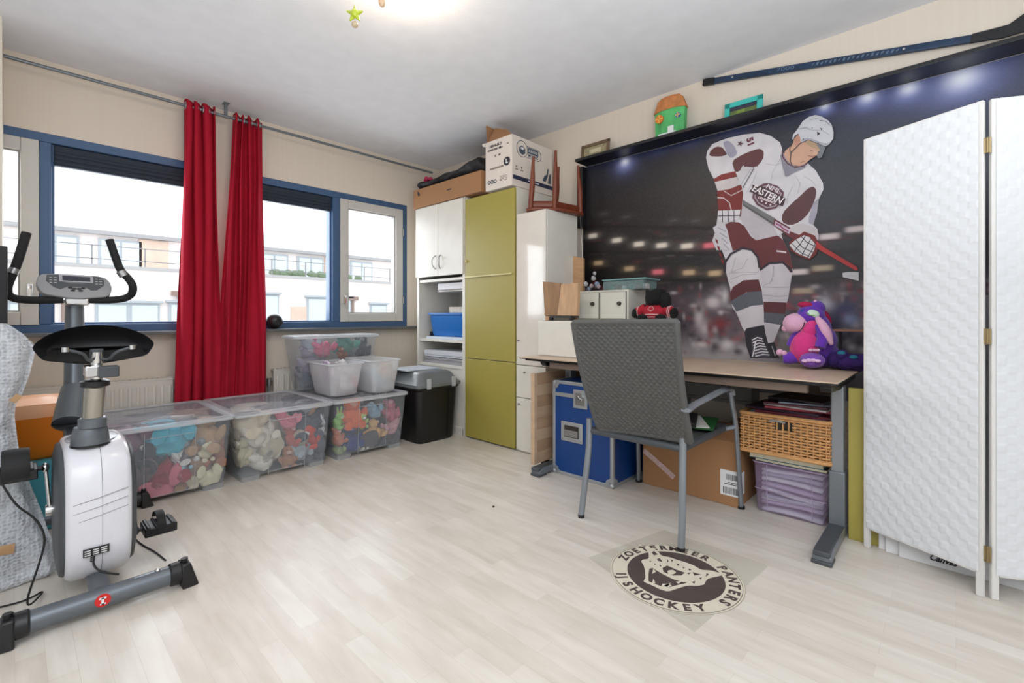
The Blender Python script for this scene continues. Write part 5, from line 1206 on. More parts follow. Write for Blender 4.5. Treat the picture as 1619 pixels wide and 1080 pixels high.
# books
def book(x0, x1, y0, y1, z, h, col, label, rot=0, edge=(226, 216, 190)):
    c = Vector(((x0 + x1) / 2, (y0 + y1) / 2, z)); r = empty('book', c, label, 'book'); m = Matrix.Translation(c) @ Matrix.Rotation(math.radians(rot), 4, 'Z')
    a, d_ = (x1 - x0) / 2, (y1 - y0) / 2; t = min(.003, h * .2)
    b = MB(); b.box(-a, -d_, 0, a, d_, t, m); b.box(-a, -d_, h - t, a, d_, h, m); b.box(a - t, -d_, t, a, d_, h - t, m); b.build('cover', M('cover_%d_%d_%d' % col, col, .5), r, bevel=.0005)
    b = MB(); b.box(-a + .003, -d_ + .003, t, a - t, d_ - .003, h - t, m); b.build('pages', M('pages_%d' % edge[0], edge, .8, var=.05, vscale=90, stretch=(.1, .1, 8)), r, smooth=False)
book(2.66, 2.98, .445, .765, .2635, .018, (34, 52, 60), 'thin dark book lying on top of the lilac plastic box')
book(2.645, 2.95, .46, .79, .2825, .034, (50, 110, 126), 'thick cream-paged book squeezed under the wicker basket', 1)
# wicker basket
bk = empty('wicker_basket', (2.8, .62, .318), 'honey coloured wicker basket filled with papers under the desk', 'basket')
m_wic = M('honey_wicker', (204, 152, 98), .6, var=.16, vscale=40)
m_wcd = M('dark_wicker_gaps', (92, 58, 36), .8)
kx0, kx1, ky0, ky1, kz0, kz1 = 2.605, 3.03, .428, .815, .318, .522
def weave_wall(mb, p0, p1, z0, z1, hole=False):
    p0, p1 = Vector(p0), Vector(p1); L = (p1 - p0).length; d = (p1 - p0) / L; n = Vector((d.y, -d.x, 0))
    ncol = int(L / .026); nrow = int((z1 - z0) / .0135)
    for j in range(nrow):
        zz = z0 + (j + .5) * (z1 - z0) / nrow; pts = []
        for i in range(ncol * 4 + 1):
            s_ = i / (ncol * 4)
            if hole and .42 < s_ < .60 and zz > z1 - .05 and zz < z1 - .012:
                if len(pts) > 3: mb.tube(pts, .0054, 6)
                pts = []; continue
            off = math.sin(PI * (i / 4.0 + j)) * .0055
            pts.append(p0 + d * (L * s_) + n * off + Vector((0, 0, zz)))
        if len(pts) > 3: mb.tube(pts, .0054, 6)
b = MB()
weave_wall(b, (kx0, ky1, 0), (kx0, ky0, 0), kz0 + .01, kz1 - .012, True); weave_wall(b, (kx0, ky0, 0), (kx1, ky0, 0), kz0 + .01, kz1 - .012); weave_wall(b, (kx0, ky1, 0), (kx1, ky1, 0), kz0 + .01, kz1 - .012)
b.build('weave', m_wic, bk)
b = MB()
for i in range(15):
    y = ky0 + .012 + i * (ky1 - ky0 - .024) / 14; b.cyl((kx0 + .001, y, kz0), (kx0 + .001, y, kz1), .0036, seg=6)
for i in range(16):
    x = kx0 + .012 + i * .026; b.cyl((x, ky0 + .001, kz0), (x, ky0 + .001, kz1), .0036, seg=6)
b.build('stakes', m_wic, bk)
b = MB()
for z in (kz0 + .008, kz1 - .004): b.tube(rrect(kx0 - .003, ky0 - .003, kx1, ky1 + .003, z, .012), .009, 8, closed=True)
b.build('rim', m_wic, bk)
b = MB(); b.box(kx0 + .008, ky0 + .008, kz0 + .004, kx1 - .01, ky1 - .008, kz0 + .02); b.build('base', m_wcd, bk)
b = MB(); hy = Xp(1229, 665, kx0).y; b.tube([(kx0 - .006, hy + .035, kz1 - .03), (kx0 - .008, hy, kz1 - .022), (kx0 - .006, hy - .035, kz1 - .03)], .006, 8, 1); b.build('handle', M('grey_handle', (150, 150, 146), .5), bk)
# papers in the basket
zz = .50
for i, (dx, dy, w_, d_, h, col, rot, lab) in enumerate([
    (0, -.02, .30, .33, .010, (60, 60, 70), 2, 'dark folder at the bottom of the pile in the wicker basket'),
    (-.01, .0, .30, .34, .008, (170, 190, 200), -3, 'pale blue sheets near the bottom of the basket pile'),
    (.0, -.01, .31, .33, .014, (110, 40, 52), 4, 'dark red magazine low in the basket pile'),
    (-.005, .02, .28, .34, .010, (58, 44, 60), -5, 'purplish black magazine in the basket pile'),
    (.01, -.03, .27, .30, .010, (190, 60, 80), 7, 'bright crimson magazine in the basket pile'),
    (.0, -.04, .26, .28, .008, (206, 200, 200), -6, 'white magazine in the basket pile'),
    (.01, -.02, .27, .28, .010, (90, 34, 50), 3, 'wine red magazine near the top of the basket pile'),
    (.02, -.05, .26, .24, .007, (150, 160, 176), 12, 'greyish blue brochure near the top of the basket pile'),
    (.03, -.04, .24, .26, .012, (44, 34, 40), -9, 'black glossy magazine topmost in the basket pile')]):
    c = Vector((2.80 + dx, .615 + dy, zz)); m = Matrix.Translation(c) @ Matrix.Rotation(math.radians(rot), 4, 'Z')
    b = MB(); b.box(-w_ / 2, -d_ / 2, 0, w_ / 2, d_ / 2, h, m); tag(b.build('magazine', M('mag_%d_%d_%d' % col, col, .35, var=.2, vscale=20), bevel=.001), lab, 'magazine'); zz += h + .0008
# olive panel and white boards behind the screen
b = MB(); b.box(2.62, -.30, 0, 2.638, .358, .69); tag(b.build('panel', m_olive, bevel=.0015), 'olive green cabinet panel standing between the desk and the folding screen', 'panel')

# ================================================================ RATTAN ARMCHAIR
m_alu = M('satin_aluminium', (138, 144, 150), .35, metal=.4)
m_rat = M('grey_rattan', (86, 86, 84), .6, var=.1, vscale=50)
cr = empty('rattan_armchair', (2.28, 1.1, 0), 'grey woven rattan armchair with metal frame pushed up to the desk', 'chair')
def weave_pt(P0, u, v, wu, hv, n, ncol, nrow, amp=.0035):
    k = math.floor(v * nrow); f = v * nrow - k; rowp = math.sin(PI * f)
    s_ = math.sin(PI * (u * ncol + k)); return P0 + n * (amp * s_ * rowp + amp * .6 * rowp)
TL, TR = Vector((1.80, Xp(905, 512, 1.80).y, Xp(905, 512, 1.80).z)), Xp(1068, 511, 1.80)
BL, BR = Xp(946, 680, 1.99), Xp(1090, 700, 1.99)
def back_pt(u, v):   # u left..right, v bottom..top
    L = BL.lerp(TL, v); R_ = BR.lerp(TR, v)
    p = L.lerp(R_, u); p.x += -.030 * math.sin(PI * v) * .8 + .035 * (v ** 3) * 0 + .018 * (1 - (2 * u - 1) ** 2) - .0 ; return p
nb = (BR - BL).cross(TL - BL).normalized()
if nb.x > 0: nb = -nb
b = MB(); NC, NR = 34, 38
b.grid(NC * 4 + 1, NR * 4 + 1, lambda u, v: weave_pt(back_pt(u, v), u, min(v, .9999), 0, 0, nb, NC, NR, .0030))
b.grid(NC * 2 + 1, 60, lambda u, v: back_pt(u, v) - nb * .022)
bo = b.build('backrest', m_rat, cr, sharp=80)
b = MB(); pts = [back_pt(0, t / 12) - nb * .011 for t in range(13)] + [back_pt(t / 10, 1) - nb * .011 for t in range(11)] + [back_pt(1, 1 - t / 12) - nb * .011 for t in range(13)] + [back_pt(1 - t / 10, 0) - nb * .011 for t in range(11)]
b.tube(pts, .0155, 10, closed=True)
b.build('edge_wrap', m_rat, bo)
sy0, sy1 = .868, 1.345; sx0, sx1 = 2.0, 2.55; sz = .455
b = MB(); NC, NR = 26, 34
b.grid(NC * 4 + 1, NR * 4 + 1, lambda u, v: weave_pt(Vector((sx0 + (sx1 - sx0) * v, sy0 + (sy1 - sy0) * u, sz - .012 * math.sin(PI * v))), u, min(v, .9999), 0, 0, Vector((0, 0, 1)), NC, NR, .0022))
b.grid(12, 12, lambda u, v: Vector((sx0 + (sx1 - sx0) * v, sy0 + (sy1 - sy0) * u, sz - .022)))
b.build('seat', M('dark_grey_rattan', (66, 66, 66), .6, var=.1, vscale=50), cr, sharp=80)
b = MB(); b.tube(rrect(sx0, sy0, sx1, sy1, sz - .016, .03), .0155, 12, closed=True); b.build('seat_frame', m_dgrey, cr)
FL, FR = Zp(1010, 762, 0), Zp(1172, 804, 0)
RL, RR = Zp(919, 818, 0), Zp(1077, 871, 0)
for foot, side in ((RL, 1), (RR, 0)):
    yb2 = sy1 + .004 if side else sy0 - .004
    top = Vector((2.0, yb2, .50))
    b = MB(); b.tube([foot + Vector((0, 0, .012)), Vector((foot.x + .012, foot.y * .6 + yb2 * .4, .16)), Vector((1.995, yb2, .34)), top], .0155, 14, 2); lg = b.build('leg', m_alu, cr)
    b = MB(); b.cyl(foot, foot + Vector((0, 0, .016)), .0165, seg=14); b.build('cap', m_black, lg)
for foot, side in ((FL, 1), (FR, 0)):
    yb2 = sy1 + .035 if side else sy0 - .045
    az = .662
    tp = Vector((2.47, yb2, az)); kn = Vector((2.55, yb2, .47))
    b = MB(); b.tube([foot + Vector((0, 0, .012)), foot.lerp(kn, .5), kn, Vector((2.50, yb2, .56)), tp + Vector((.0, 0, -.02))], .02, 12, 2, flat=(.034, .022)); lg = b.build('leg', m_alu, cr)
    b = MB(); b.cyl(foot, foot + Vector((0, 0, .014)), .018, seg=14); b.build('cap', m_black, lg)
    rear = back_pt(0 if side else 1, .40) + Vector((.01, 0, 0))
    b = MB(); b.tube([tp + Vector((.005, 0, -.04)), tp + Vector((-.008, 0, -.008)), tp + Vector((-.06, 0, .0)), Vector((2.2, yb2 + (.004 if side else -.004), az - .012)), Vector((rear.x + .1, yb2, az - .03)), Vector((rear.x + .01, rear.y + (.01 if side else -.01), az - .035))], .02, 12, 2, flat=(.044, .018)); b.build('armrest', m_alu, cr)
    b = MB(); b.tube([(2.5, sy1 if side else sy0, sz - .018), (2.545, yb2, sz - .005)], .012, 10); b.build('connector', m_alu, cr)
# magazines on the seat
for i, (c, w_, d_, h, col, rot, lab) in enumerate([((2.44, 1.01, sz + .006), .30, .24, .006, (34, 92, 44), 15, 'green folder lying on the seat of the rattan chair'), ((2.40, 1.04, sz + .0135), .28, .22, .005, (206, 204, 198), 30, 'white paper sheet on the green folder on the chair seat'), ((2.37, 1.06, sz + .020), .27, .2, .02, (26, 24, 24), 20, 'black notebook topmost on the seat of the rattan chair')]):
    m = Matrix.Translation(Vector(c)) @ Matrix.Rotation(math.radians(rot), 4, 'Z'); b = MB(); b.box(-w_ / 2, -d_ / 2, 0, w_ / 2, d_ / 2, h, m)
    tag(b.build(['folder', 'paper_sheet', 'notebook'][i], M('seat_item_%d' % i, col, .5), bevel=.001), lab, ['folder', 'paper', 'notebook'][i])
# ================================================================ FOLDING SCREEN
m_scr = M('white_woven_paper', (220, 222, 225), .7, var=.02, vscale=3); m_scf = M('white_painted_wood', (222, 220, 217), .55, var=.03)
scn = empty('folding_screen', (2.45, 0, 0), 'tall white folding screen of woven strips with wooden frame in front of the mural', 'folding screen')
SA, SB = Vector((2.580, .298, 0)), Vector((2.402, -.071, 0)); SC = Vector((2.409, -.094, 0)); SD = SC + Vector((.19, -.37, 0)); SE = SD + Vector((.006, -.02, 0)); SF = SE + Vector((-.18, -.37, 0))
SHT, SZB = 1.80, .082
def screen_panel(A, B):
    d = (B - A); L = d.length; d = d / L; n = Vector((d.y, -d.x, 0))    # towards the room
    if n.x > 0: n = -n
    th = .018
    P = lambda s_, z, o=0: A + d * s_ + n * o + Vector((0, 0, z))
    b = MB()
    for s0, s1, z0, z1 in ((0, .022, 0, SHT), (L - .022, L, 0, SHT), (.022, L - .022, SHT - .02, SHT), (.022, L - .022, SZB, SZB + .022)):
        c = [P(s_, z, o) for z in (z0, z1) for o in (0, -th) for s_ in (s0, s1)]
        b.hexa(c)
    fr_ = b.build('frame', m_scf, scn, bevel=.003)
    b = MB(); ncol = 13; nrow = 54; s0, s1, z0, z1 = .012, L - .012, SZB + .008, SHT - .008
    def wf(side):
        def f(u, v):
            uu, vv = u * ncol, v * nrow; i, j = min(ncol - 1, int(uu)), min(nrow - 1, int(vv)); fu, fv = uu - i, vv - j
            if u >= 1: fu = 1
            if v >= 1: fv = 1
            eu = min(1, max(0, min(fu, 1 - fu)) / .14); ev = min(1, max(0, min(fv, 1 - fv)) / .14)
            h = (.0015 * eu * (.45 + .55 * ev)) if (i + j) % 2 == 0 else -.0004 * eu
            return P(s0 + (s1 - s0) * u, z0 + (z1 - z0) * v, .002 + h if side else -th - .002 - h)
        return f
    b.grid(ncol * 7 + 1, nrow * 7 + 1, wf(1)); b.grid(ncol * 2 + 1, nrow * 2 + 1, wf(0))
    b.build('woven_infill', m_scr, fr_, sharp=60)
    return P, L
screen_panel(SA, SB); screen_panel(SC, SD)
hm_ = (SB + SC) / 2
for py in (230, 532, 876):
    t = (hm_.x * Fv.x + hm_.y * Fv.y); z = H - (py - HY) / FPX * t
    b = MB(); b.cyl(hm_ + Vector((-.004, 0, z - .028)), hm_ + Vector((-.004, 0, z + .028)), .0045, seg=12)
    for s_ in (1, -1): b.obox(hm_ + Vector((-.001, .006 * s_, z)), (.003, .008, .056))
    b.build('hinge', m_brass, scn, bevel=.0008)
# white boards leaning behind the screen
def board(x0, y0, y1, z1, t_, label):
    b = MB(); b.hexa([(x0, y0, 0), (x0 + t_, y0, 0), (x0, y1, 0), (x0 + t_, y1, 0), (x0 + .05, y0, z1), (x0 + .05 + t_, y0, z1), (x0 + .05, y1, z1), (x0 + .05 + t_, y1, z1)])
    return tag(b.build('canvas_board', M('board_white', (224, 224, 226), .6), bevel=.002), label, 'board')
board(2.600, .02, Xp(1389, 880, 2.60).y, .9, .010, 'narrow white board edge seen lowest left behind the folding screen')
board(2.584, .0, Xp(1400, 885, 2.584).y, .9, .010, 'second white board behind the folding screen, left of the lettered one')
cb = board(2.568, -.42, Xp(1421, 888, 2.568).y, 1.1, .010, 'large white board with black handwriting behind the folding screen')
tp = Xp(1490, 886, 2.566)
text('handwriting', 'Canvas', frame((2.5675 + .05 * tp.z / 1.1 - .001, tp.y, tp.z), (0, -1, 0), (.045, 0, 1)), .036, m_ink, cb, shear=.45, ext=.0003, bold=.0012, sx=.8)

# ================================================================ FLOOR STICKER
ck = Vector((1.784, .804, 0)); RS = .243
stk = empty('floor_sticker', ck, 'round black and cream ice hockey club sticker with a snarling panther on the floor', 'sticker')
def SP(x, y, z=0): return Vector((ck.x + y, ck.y - x, z))        # local x right, y up -> world
m_film = M_clear('yellowed_film', (222, 212, 186), .10, .3); m_scream = M('sticker_cream', (214, 206, 188), .5, var=.05, vscale=12); m_sdark = M('sticker_dark', (78, 68, 64), .55, var=.16, vscale=16)
b = MB(); c4 = [Zp(x, y, 0) for x, y in ((930, 882), (1050, 838), (1215, 895), (1098, 1000))]; b.prism([Vector((p.x, p.y, .0002)) for p in c4], (0, 0, .0003)); b.build('clear_film', m_film, stk, smooth=False)
def dsc(r, z, name, mat, parent, h=.0003):
    b = MB(); b.prism([SP(r * math.cos(2 * PI * i / 64), r * math.sin(2 * PI * i / 64), z) for i in range(64)], (0, 0, h)); return b.build(name, mat, parent, smooth=False)
dsc(RS + .008, .0007, 'ground_disc', m_scream, stk)
b = MB()
for r in (RS - .002, RS + .006): b.tube([SP(r * math.cos(2 * PI * i / 72), r * math.sin(2 * PI * i / 72), .0011) for i in range(72)], .0011 if r < RS else .0005, 4, closed=True)
b.build('rings', m_sdark, stk)
dsc(.182, .0012, 'inner_disc', m_sdark, stk)
def arc_text(s, a0, a1, r, size, inward):
    n = len(s)
    for i, chx in enumerate(s):
        if chx == ' ': continue
        k_ = i / (n - 1)
        if inward: k_ = {0: -.0, 1: .065}.get(i, .065 + (i - 1) * .935 / 7)
        a = math.radians(a0 + (a1 - a0) * k_); o = SP(r * math.cos(a), r * math.sin(a), .0012)
        rad = (SP(math.cos(a), math.sin(a)) - SP(0, 0)).normalized()
        up_ = rad if not inward else -rad; xx = Vector((up_.y, -up_.x, 0))
        text('letter', chx, frame(o, xx, up_), size, m_sdark, stk, ext=.0002, bold=.0024)
arc_text('ZOETERMEER PANTERS', 186, -14, .212, .052, False)
arc_text('IJSHOCKEY', 222, 318, .212, .052, True)
# panther head, cream shapes on the dark disc, drawn from the photo and laid on the floor
def F4(x, y): p = Zp(960 + x / 6.746, 850 + y / 6.746, 0); return p
def lay(pts, mat, z, name, rd=1):
    pts = list(pts)
    for _ in range(rd):
        q = []
        for i in range(len(pts)):
            a, c_ = pts[i], pts[(i + 1) % len(pts)]; q += [(a[0] * .8 + c_[0] * .2, a[1] * .8 + c_[1] * .2), (a[0] * .2 + c_[0] * .8, a[1] * .2 + c_[1] * .8)]
        pts = q
    b = MB(); b.prism([Vector((F4(*p).x, F4(*p).y, z)) for p in pts], (0, 0, .0003)); return b.build(name, mat, ph_, smooth=False)
ph_ = stk
head = lay([(438, 150), (455, 115), (490, 118), (540, 150), (580, 200), (660, 212), (740, 240), (840, 270), (930, 305), (1000, 350), (1110, 355), (1235, 395), (1230, 408), (1080, 440), (1050, 470), (1040, 505), (960, 522), (860, 515), (760, 545), (650, 582), (570, 560), (480, 515), (395, 480), (388, 462), (410, 440), (402, 350), (385, 290), (362, 262), (375, 240), (440, 232), (445, 200)], m_scream, .0017, 'panther_head')
ph_ = head
lay([(450, 340), (480, 330), (600, 400), (700, 450), (800, 480), (850, 490), (720, 520), (640, 540), (560, 520), (480, 490), (440, 470), (440, 400)], m_sdark, .0022, 'mouth', 0)
lay([(590, 330), (640, 305), (740, 350), (830, 380), (790, 410), (700, 410), (640, 390), (600, 370)], m_sdark, .0022, 'nose_shadow', 0)
lay([(640, 360), (700, 350), (740, 380), (690, 405), (650, 400)], m_scream, .0026, 'nose', 1)
for pts in (((478, 395), (492, 340), (520, 372)), ((560, 560), (590, 500), (650, 500), (690, 520), (630, 545)), ((478, 500), (492, 446), (515, 495)), ((600, 520), (680, 490), (640, 535)), ((730, 480), (800, 470), (760, 500))): lay(pts, m_scream, .0026, 'tooth', 0)
for pts in (((530, 235), (560, 225), (590, 265), (545, 255)), ((910, 375), (1000, 400), (930, 410)), ((475, 165), (500, 150), (540, 185), (500, 195)), ((1060, 385), (1085, 400), (1050, 425)), ((680, 240), (705, 245), (690, 270)), ((740, 285), (770, 290), (755, 310)), ((860, 340), (900, 345), (880, 360)), ((640, 235), (655, 260), (640, 270)), ((850, 385), (890, 380), (870, 400)), ((900, 480), (940, 470), (930, 500)), ((980, 440), (1010, 430), (1000, 455)), ((500, 280), (520, 290), (505, 300)), ((560, 290), (580, 310), (560, 315)), ((800, 320), (830, 325), (815, 338)), ((455, 250), (470, 262), (452, 270))): lay(pts, m_sdark, .0022, 'marking', 0)
sp = Zp(780, 802, 0); b = MB(); b.ell((sp.x, sp.y, .004), (.007, .006, .004), noi=.4); tag(b.build('crumb', M('dirt_brown', (70, 58, 50), .9)), 'tiny dark crumb lying alone on the open floor', 'crumb')

# ================================================================ EXERCISE BIKE
XC = .205
bike = empty('exercise_bike', (XC, 2.5, 0), 'grey and white exercise bike with black saddle facing the left window', 'exercise bike')
m_bg = M('bike_grey_paint', (104, 110, 116), .3, metal=.4); m_shell = M('white_bike_shell', (222, 222, 228), .28, coat=.3); m_foam = M('black_foam', (24, 24, 26), .8, bump=.4, bscale=200)
def stabil(y, x0, x1, z, r):
    b = MB(); b.cyl((x0, y, z), (x1, y, z), r, seg=24); s_ = b.build('stabiliser', m_bg, bike)
    for xe, sg in ((x0, -1), (x1, 1)):
        c = MB(); c.cyl((xe + sg * -.004, y, z), (xe + sg * .035, y, z), r + .006, seg=20); c.hexa([(xe + sg * .03, y - .045, 0), (xe + sg * .085, y - .04, 0), (xe + sg * .03, y + .045, 0), (xe + sg * .085, y + .04, 0), (xe + sg * .03, y - .036, z + .036), (xe + sg * .06, y - .03, z + .034), (xe + sg * .03, y + .036, z + .036), (xe + sg * .06, y + .03, z + .034)])
        c.build('end_cap', m_black, s_, bevel=.006)
        c = MB(); c.cyl((xe + sg * .045, y, z + .034), (xe + sg * .045, y, z + .048), .012, seg=10); c.build('levelling_knob', m_black, s_)
    return s_
sb = stabil(2.13, .030, .398, .052, .034)
lg_ = Yp(163, 938, 2.097)
b = MB(); b.cyl((XC, 2.097, .058), (XC, 2.094, .058), .021, seg=24); lo_ = b.build('warning_sticker', M('red_sticker', (206, 40, 36), .4), sb)
b = MB(); b.box(XC - .004, 2.0925, .045, XC + .003, 2.0938, .068); b.box(XC - .009, 2.0925, .063, XC + .009, 2.0938, .069); b.box(XC - .008, 2.0925, .045, XC + .008, 2.0938, .049); b.build('symbol', m_paper, lo_)
for x in (XC + .155, XC - .12): b = MB(); b.ell((x, 2.125, .088 if x > XC else .024), (.009, .009, .007)); b.build('bolt', m_chrome, sb)
stabil(3.16, -.02, .43, .045, .03)
b = MB(); b.tube([(XC, 2.13, .07), (XC, 2.5, .075), (XC, 3.16, .065)], .028, 14, flat=(.06, .05)); b.build('base_beam', m_bg, bike)
# flywheel shell: two dark side discs and a white wrap-round band
def shell_outline(k=1.0, n=44, yc=2.44, zc_=.304, ry=.235, rz=.250):
    out = []
    for i in range(n):
        a = 2 * PI * i / n; c, s_ = math.cos(a), math.sin(a); e = 3.3
        out.append((yc + ry * k * math.copysign(abs(c) ** (2 / e), c), zc_ + rz * k * math.copysign(abs(s_) ** (2 / e), s_)))
    return out
xa, xb = .118, .302
b = MB(); rg = []
for x, k in ((xa, .9), (xa + .006, .965), (xa + .02, 1.0), (XC, 1.012), (xb - .02, 1.0), (xb - .006, .965), (xb, .9)): rg.append([b.bm.verts.new((x, y, z)) for y, z in shell_outline(k)])
b.loft(rg); shl = b.build('housing', m_shell, bike, sharp=60)
for x, sg in ((xa, -1), (xb, 1)):
    b = MB(); rg = []
    for dx, k in ((0, .92), (.010, .9), (.016, .8), (.020, .5), (.020, .05)): rg.append([b.bm.verts.new((x + sg * dx, y, z)) for y, z in shell_outline(k)])
    b.loft(rg); sd = b.build('side_cover', m_dgrey, bike, sharp=60)
b = MB(); b.tube([Vector((XC + .01, y, z)) for y, z in [(yy, zz_) for yy, zz_ in shell_outline(1.0125) if yy < 2.36]], .0012, 4); b.build('seam', M('seam_grey', (150, 150, 156), .6), shl)
b = MB()
for k in range(3):
    z = .30 + k * .032; yf = 2.44 - .235 * 1.011
    b.tube([(xa + .02, yf + .004, z), (XC, yf - .001, z + .012), (xb - .015, yf + .003, z + .028)], .0013, 4)
b.build('moulded_lines', M('seam_grey', (150, 150, 156), .6), shl)
b = MB(); yf = 2.2035; b.box(XC - .042, yf - .004, .178, XC + .028, yf, .205); lo2 = b.build('rating_label', m_black, shl, smooth=False)
b = MB()
for k in range(3):
    for j in range(3): b.box(XC - .038 + k * .022, yf - .005, .182 + j * .0075, XC - .022 + k * .022, yf - .004, .185 + j * .0075)
b.build('print', m_paper, lo2, smooth=False)
b = MB(); 
b.lathe([(.001, .557), (.05, .558), (.06, .5535)], (0, 0, 0), seg=24)
for v in b.bm.verts: v.co = Vector((XC + v.co.x * 1.3, 2.42 + v.co.y * 1.9, v.co.z))
b.build('top_insert', M('dark_insert', (74, 76, 82), .3), shl)
# seat tube, collars, post
b = MB(); b.lathe([(.054, .545), (.056, .553), (.050, .60), (.046, .612)], (XC - .012, 2.33, 0), seg=28); b.build('lower_collar', m_bg, bike)
b = MB(); b.lathe([(.050, .540), (.058, .543), (.058, .548), (.050, .550)], (XC - .012, 2.33, 0), seg=28); b.build('collar_gasket', m_black, bike)
b = MB(); b.lathe([(.038, .61), (.041, .612), (.041, .642), (.036, .646)], (XC - .008, 2.31, 0), seg=26); b.build('upper_collar', m_bg, bike)
b = MB(); b.cyl((XC - .008, 2.308, .640), (XC - .004, 2.28, .765), .030, seg=26); sp_ = b.build('seat_post', M('satin_post', (176, 174, 164), .22, metal=.85), bike)
b = MB(); b.lathe([(.036, .762), (.042, .765), (.042, .782), (.030, .788)], (XC - .004, 2.278, 0), seg=24); b.build('post_cap', m_black, bike)
b = MB(); b.cyl((XC, 2.275, .78), (XC, 2.262, .89), .017, seg=16); b.build('clamp_stem', m_chrome, bike); b = MB(); b.box(XC - .035, 2.235, .800, XC + .01, 2.30, .842); b.build('saddle_clamp', m_chrome, bike, bevel=.006)
b = MB(); b.box(XC + .0, 2.215, .798, XC + .058, 2.26, .838); b.cyl((XC - .0, 2.27, .85), (XC - .0, 2.27, .90), .020, seg=14); b.build('clamp_block', m_dgrey, bike, bevel=.004)
b = MB()
def saddle(u, v):
    a = 2 * PI * u
    sx = .166; fy = math.sin(a); w_ = math.cos(a)
    yy = 2.27 + (.14 if fy > 0 else -.085) * fy; nar = 1 - .55 * max(0, fy) ** 1.3
    xx = XC + .002 + sx * w_ * nar
    k = math.sin(PI * v * .5) if v < 1 else 1
    if v <= .6: t = v / .6; r_ = math.sin(PI / 2 * t); zz = .945 + .062 * math.cos(PI / 2 * t) - .02 * (w_ * r_) ** 2
    else: t = (v - .6) / .4; r_ = 1 - .28 * t; zz = .925 - .055 * math.sin(PI * t * .5) + .055 * max(0, (t - .5) / .5)
    c = Vector((XC + .002, 2.27, 0)); p = Vector((xx - c.x, yy - c.y, zz - .93)); p.x *= r_; p.y *= r_; p = Rx(-17) @ p; return Vector((c.x + p.x, c.y + p.y, .912 + p.z))
g = b.grid(48, 22, saddle, closed_u=True); b.face(g[-1][::-1]); b.build('saddle', M('black_vinyl', (26, 26, 28), .5, bump=.15, bscale=150), bike, sharp=60)
b = MB()
for sx in (-1, 1): b.tube([(XC + sx * .085, 2.175, .905), (XC + sx * .04, 2.18, .89), (XC + sx * .03, 2.21, .862), (XC + sx * .012, 2.262, .862)], .005, 8, 2)
b.build('saddle_rails', m_dgrey, bike)
b = MB()
for sx in (-1, 1): b.cyl((XC + sx * .088, 2.172, .898), (XC + sx * .088, 2.172, .914), .01, seg=10)
b.build('saddle_bolts', m_chrome, bike)
# console mast
b = MB(); b.tube([(XC - .02, 2.72, .24), (XC - .028, 2.80, .40), (XC - .022, 2.9, .55), (XC - .015, 2.96, .72), (XC - .012, 3.0, 1.02), (XC - .010, 3.0, 1.16)], [.03, .032, .036, .037, .034, .034], 20, 2); b.build('mast', m_bg, bike)
b = MB(); b.tube([(XC - .040, 2.83, .545), (XC - .025, 2.90, .62), (XC - .014, 2.95, .685)], [.058, .055, .048], 24, 2); b.build('mast_cover', m_bg, bike)
b = MB(); b.lathe([(.050, .0), (.0575, .001), (.056, -.006)], (XC - .041, 2.828, .548), seg=24); b.build('mast_cover_mouth', m_black, bike)
cm = frame((XC - .008, 2.955, 1.158), (1, 0, 0), Vector((0, .42, .9)))
def on(x, y, z=0): return cm @ Vector((x, y, z))
out = [(-.11, .058), (-.128, .04), (-.133, .0), (-.112, -.045), (-.05, -.058), (0, -.066), (.05, -.06), (.112, -.05), (.126, -.01), (.118, .03), (.098, .055), (0, .06)]
q = []
for i in range(len(out)): a_, c_ = out[i], out[(i + 1) % len(out)]; q += [(a_[0] * .8 + c_[0] * .2, a_[1] * .8 + c_[1] * .2), (a_[0] * .2 + c_[0] * .8, a_[1] * .2 + c_[1] * .8)]
b = MB(); b.prism([on(x, y, -.035) for x, y in q], cm.to_3x3() @ Vector((0, 0, .035))); con = b.build('console', M('silver_grey_plastic', (150, 150, 152), .4), bike, bevel=.004)
def cpl(pts, name, mat, z=.0005, h=.0015, parent=None):
    b = MB(); b.prism([on(x, y, z) for x, y in pts], cm.to_3x3() @ Vector((0, 0, h))); return b.build(name, mat, parent or con, smooth=False)
cpl([(-.098, .05), (-.055, .055), (-.055, .018), (-.02, .012), (.02, .012), (.055, .018), (.055, .055), (.085, .05), (.098, .03), (.095, .005), (.07, -.02), (.05, -.022), (.03, -.006), (-.03, -.006), (-.055, -.02), (-.075, -.01), (-.1, .02)], 'keypad_field', m_dgrey)
cpl([(-.058, .054), (.058, .050), (.058, .016), (-.058, .018)], 'display_bezel', M('silver_bezel', (170, 170, 176), .3), .0025)
cpl([(-.047, .048), (.048, .045), (.048, .022), (-.047, .024)], 'display', M('dark_lcd', (52, 54, 66), .2), .0045)
b = MB()
for x, y in ((-.022, -.012), (-.008, -.016), (.008, -.016), (.022, -.012), (-.014, -.026), (.014, -.026)): b.prism([on(x + .007 * math.cos(a) * 1.2, y + .004 * math.sin(a), .0008) for a in [PI / 4 * i for i in range(8)]], cm.to_3x3() @ Vector((0, 0, .003)))
b.build('buttons', m_black, con, smooth=False)
for xs_ in ((-.085, -.07), (.07, .085)):
  b = MB()
  for x in xs_:
    for k in range(3): b.prism([on(x - .005, .04 - k * .013, .002), on(x + .005, .04 - k * .013, .002), on(x + .005, .036 - k * .013, .002), on(x - .005, .036 - k * .013, .002)], cm.to_3x3() @ Vector((0, 0, .0006)))
  b.build('key_markings', M('pale_print', (170, 170, 170), .5), con, smooth=False)
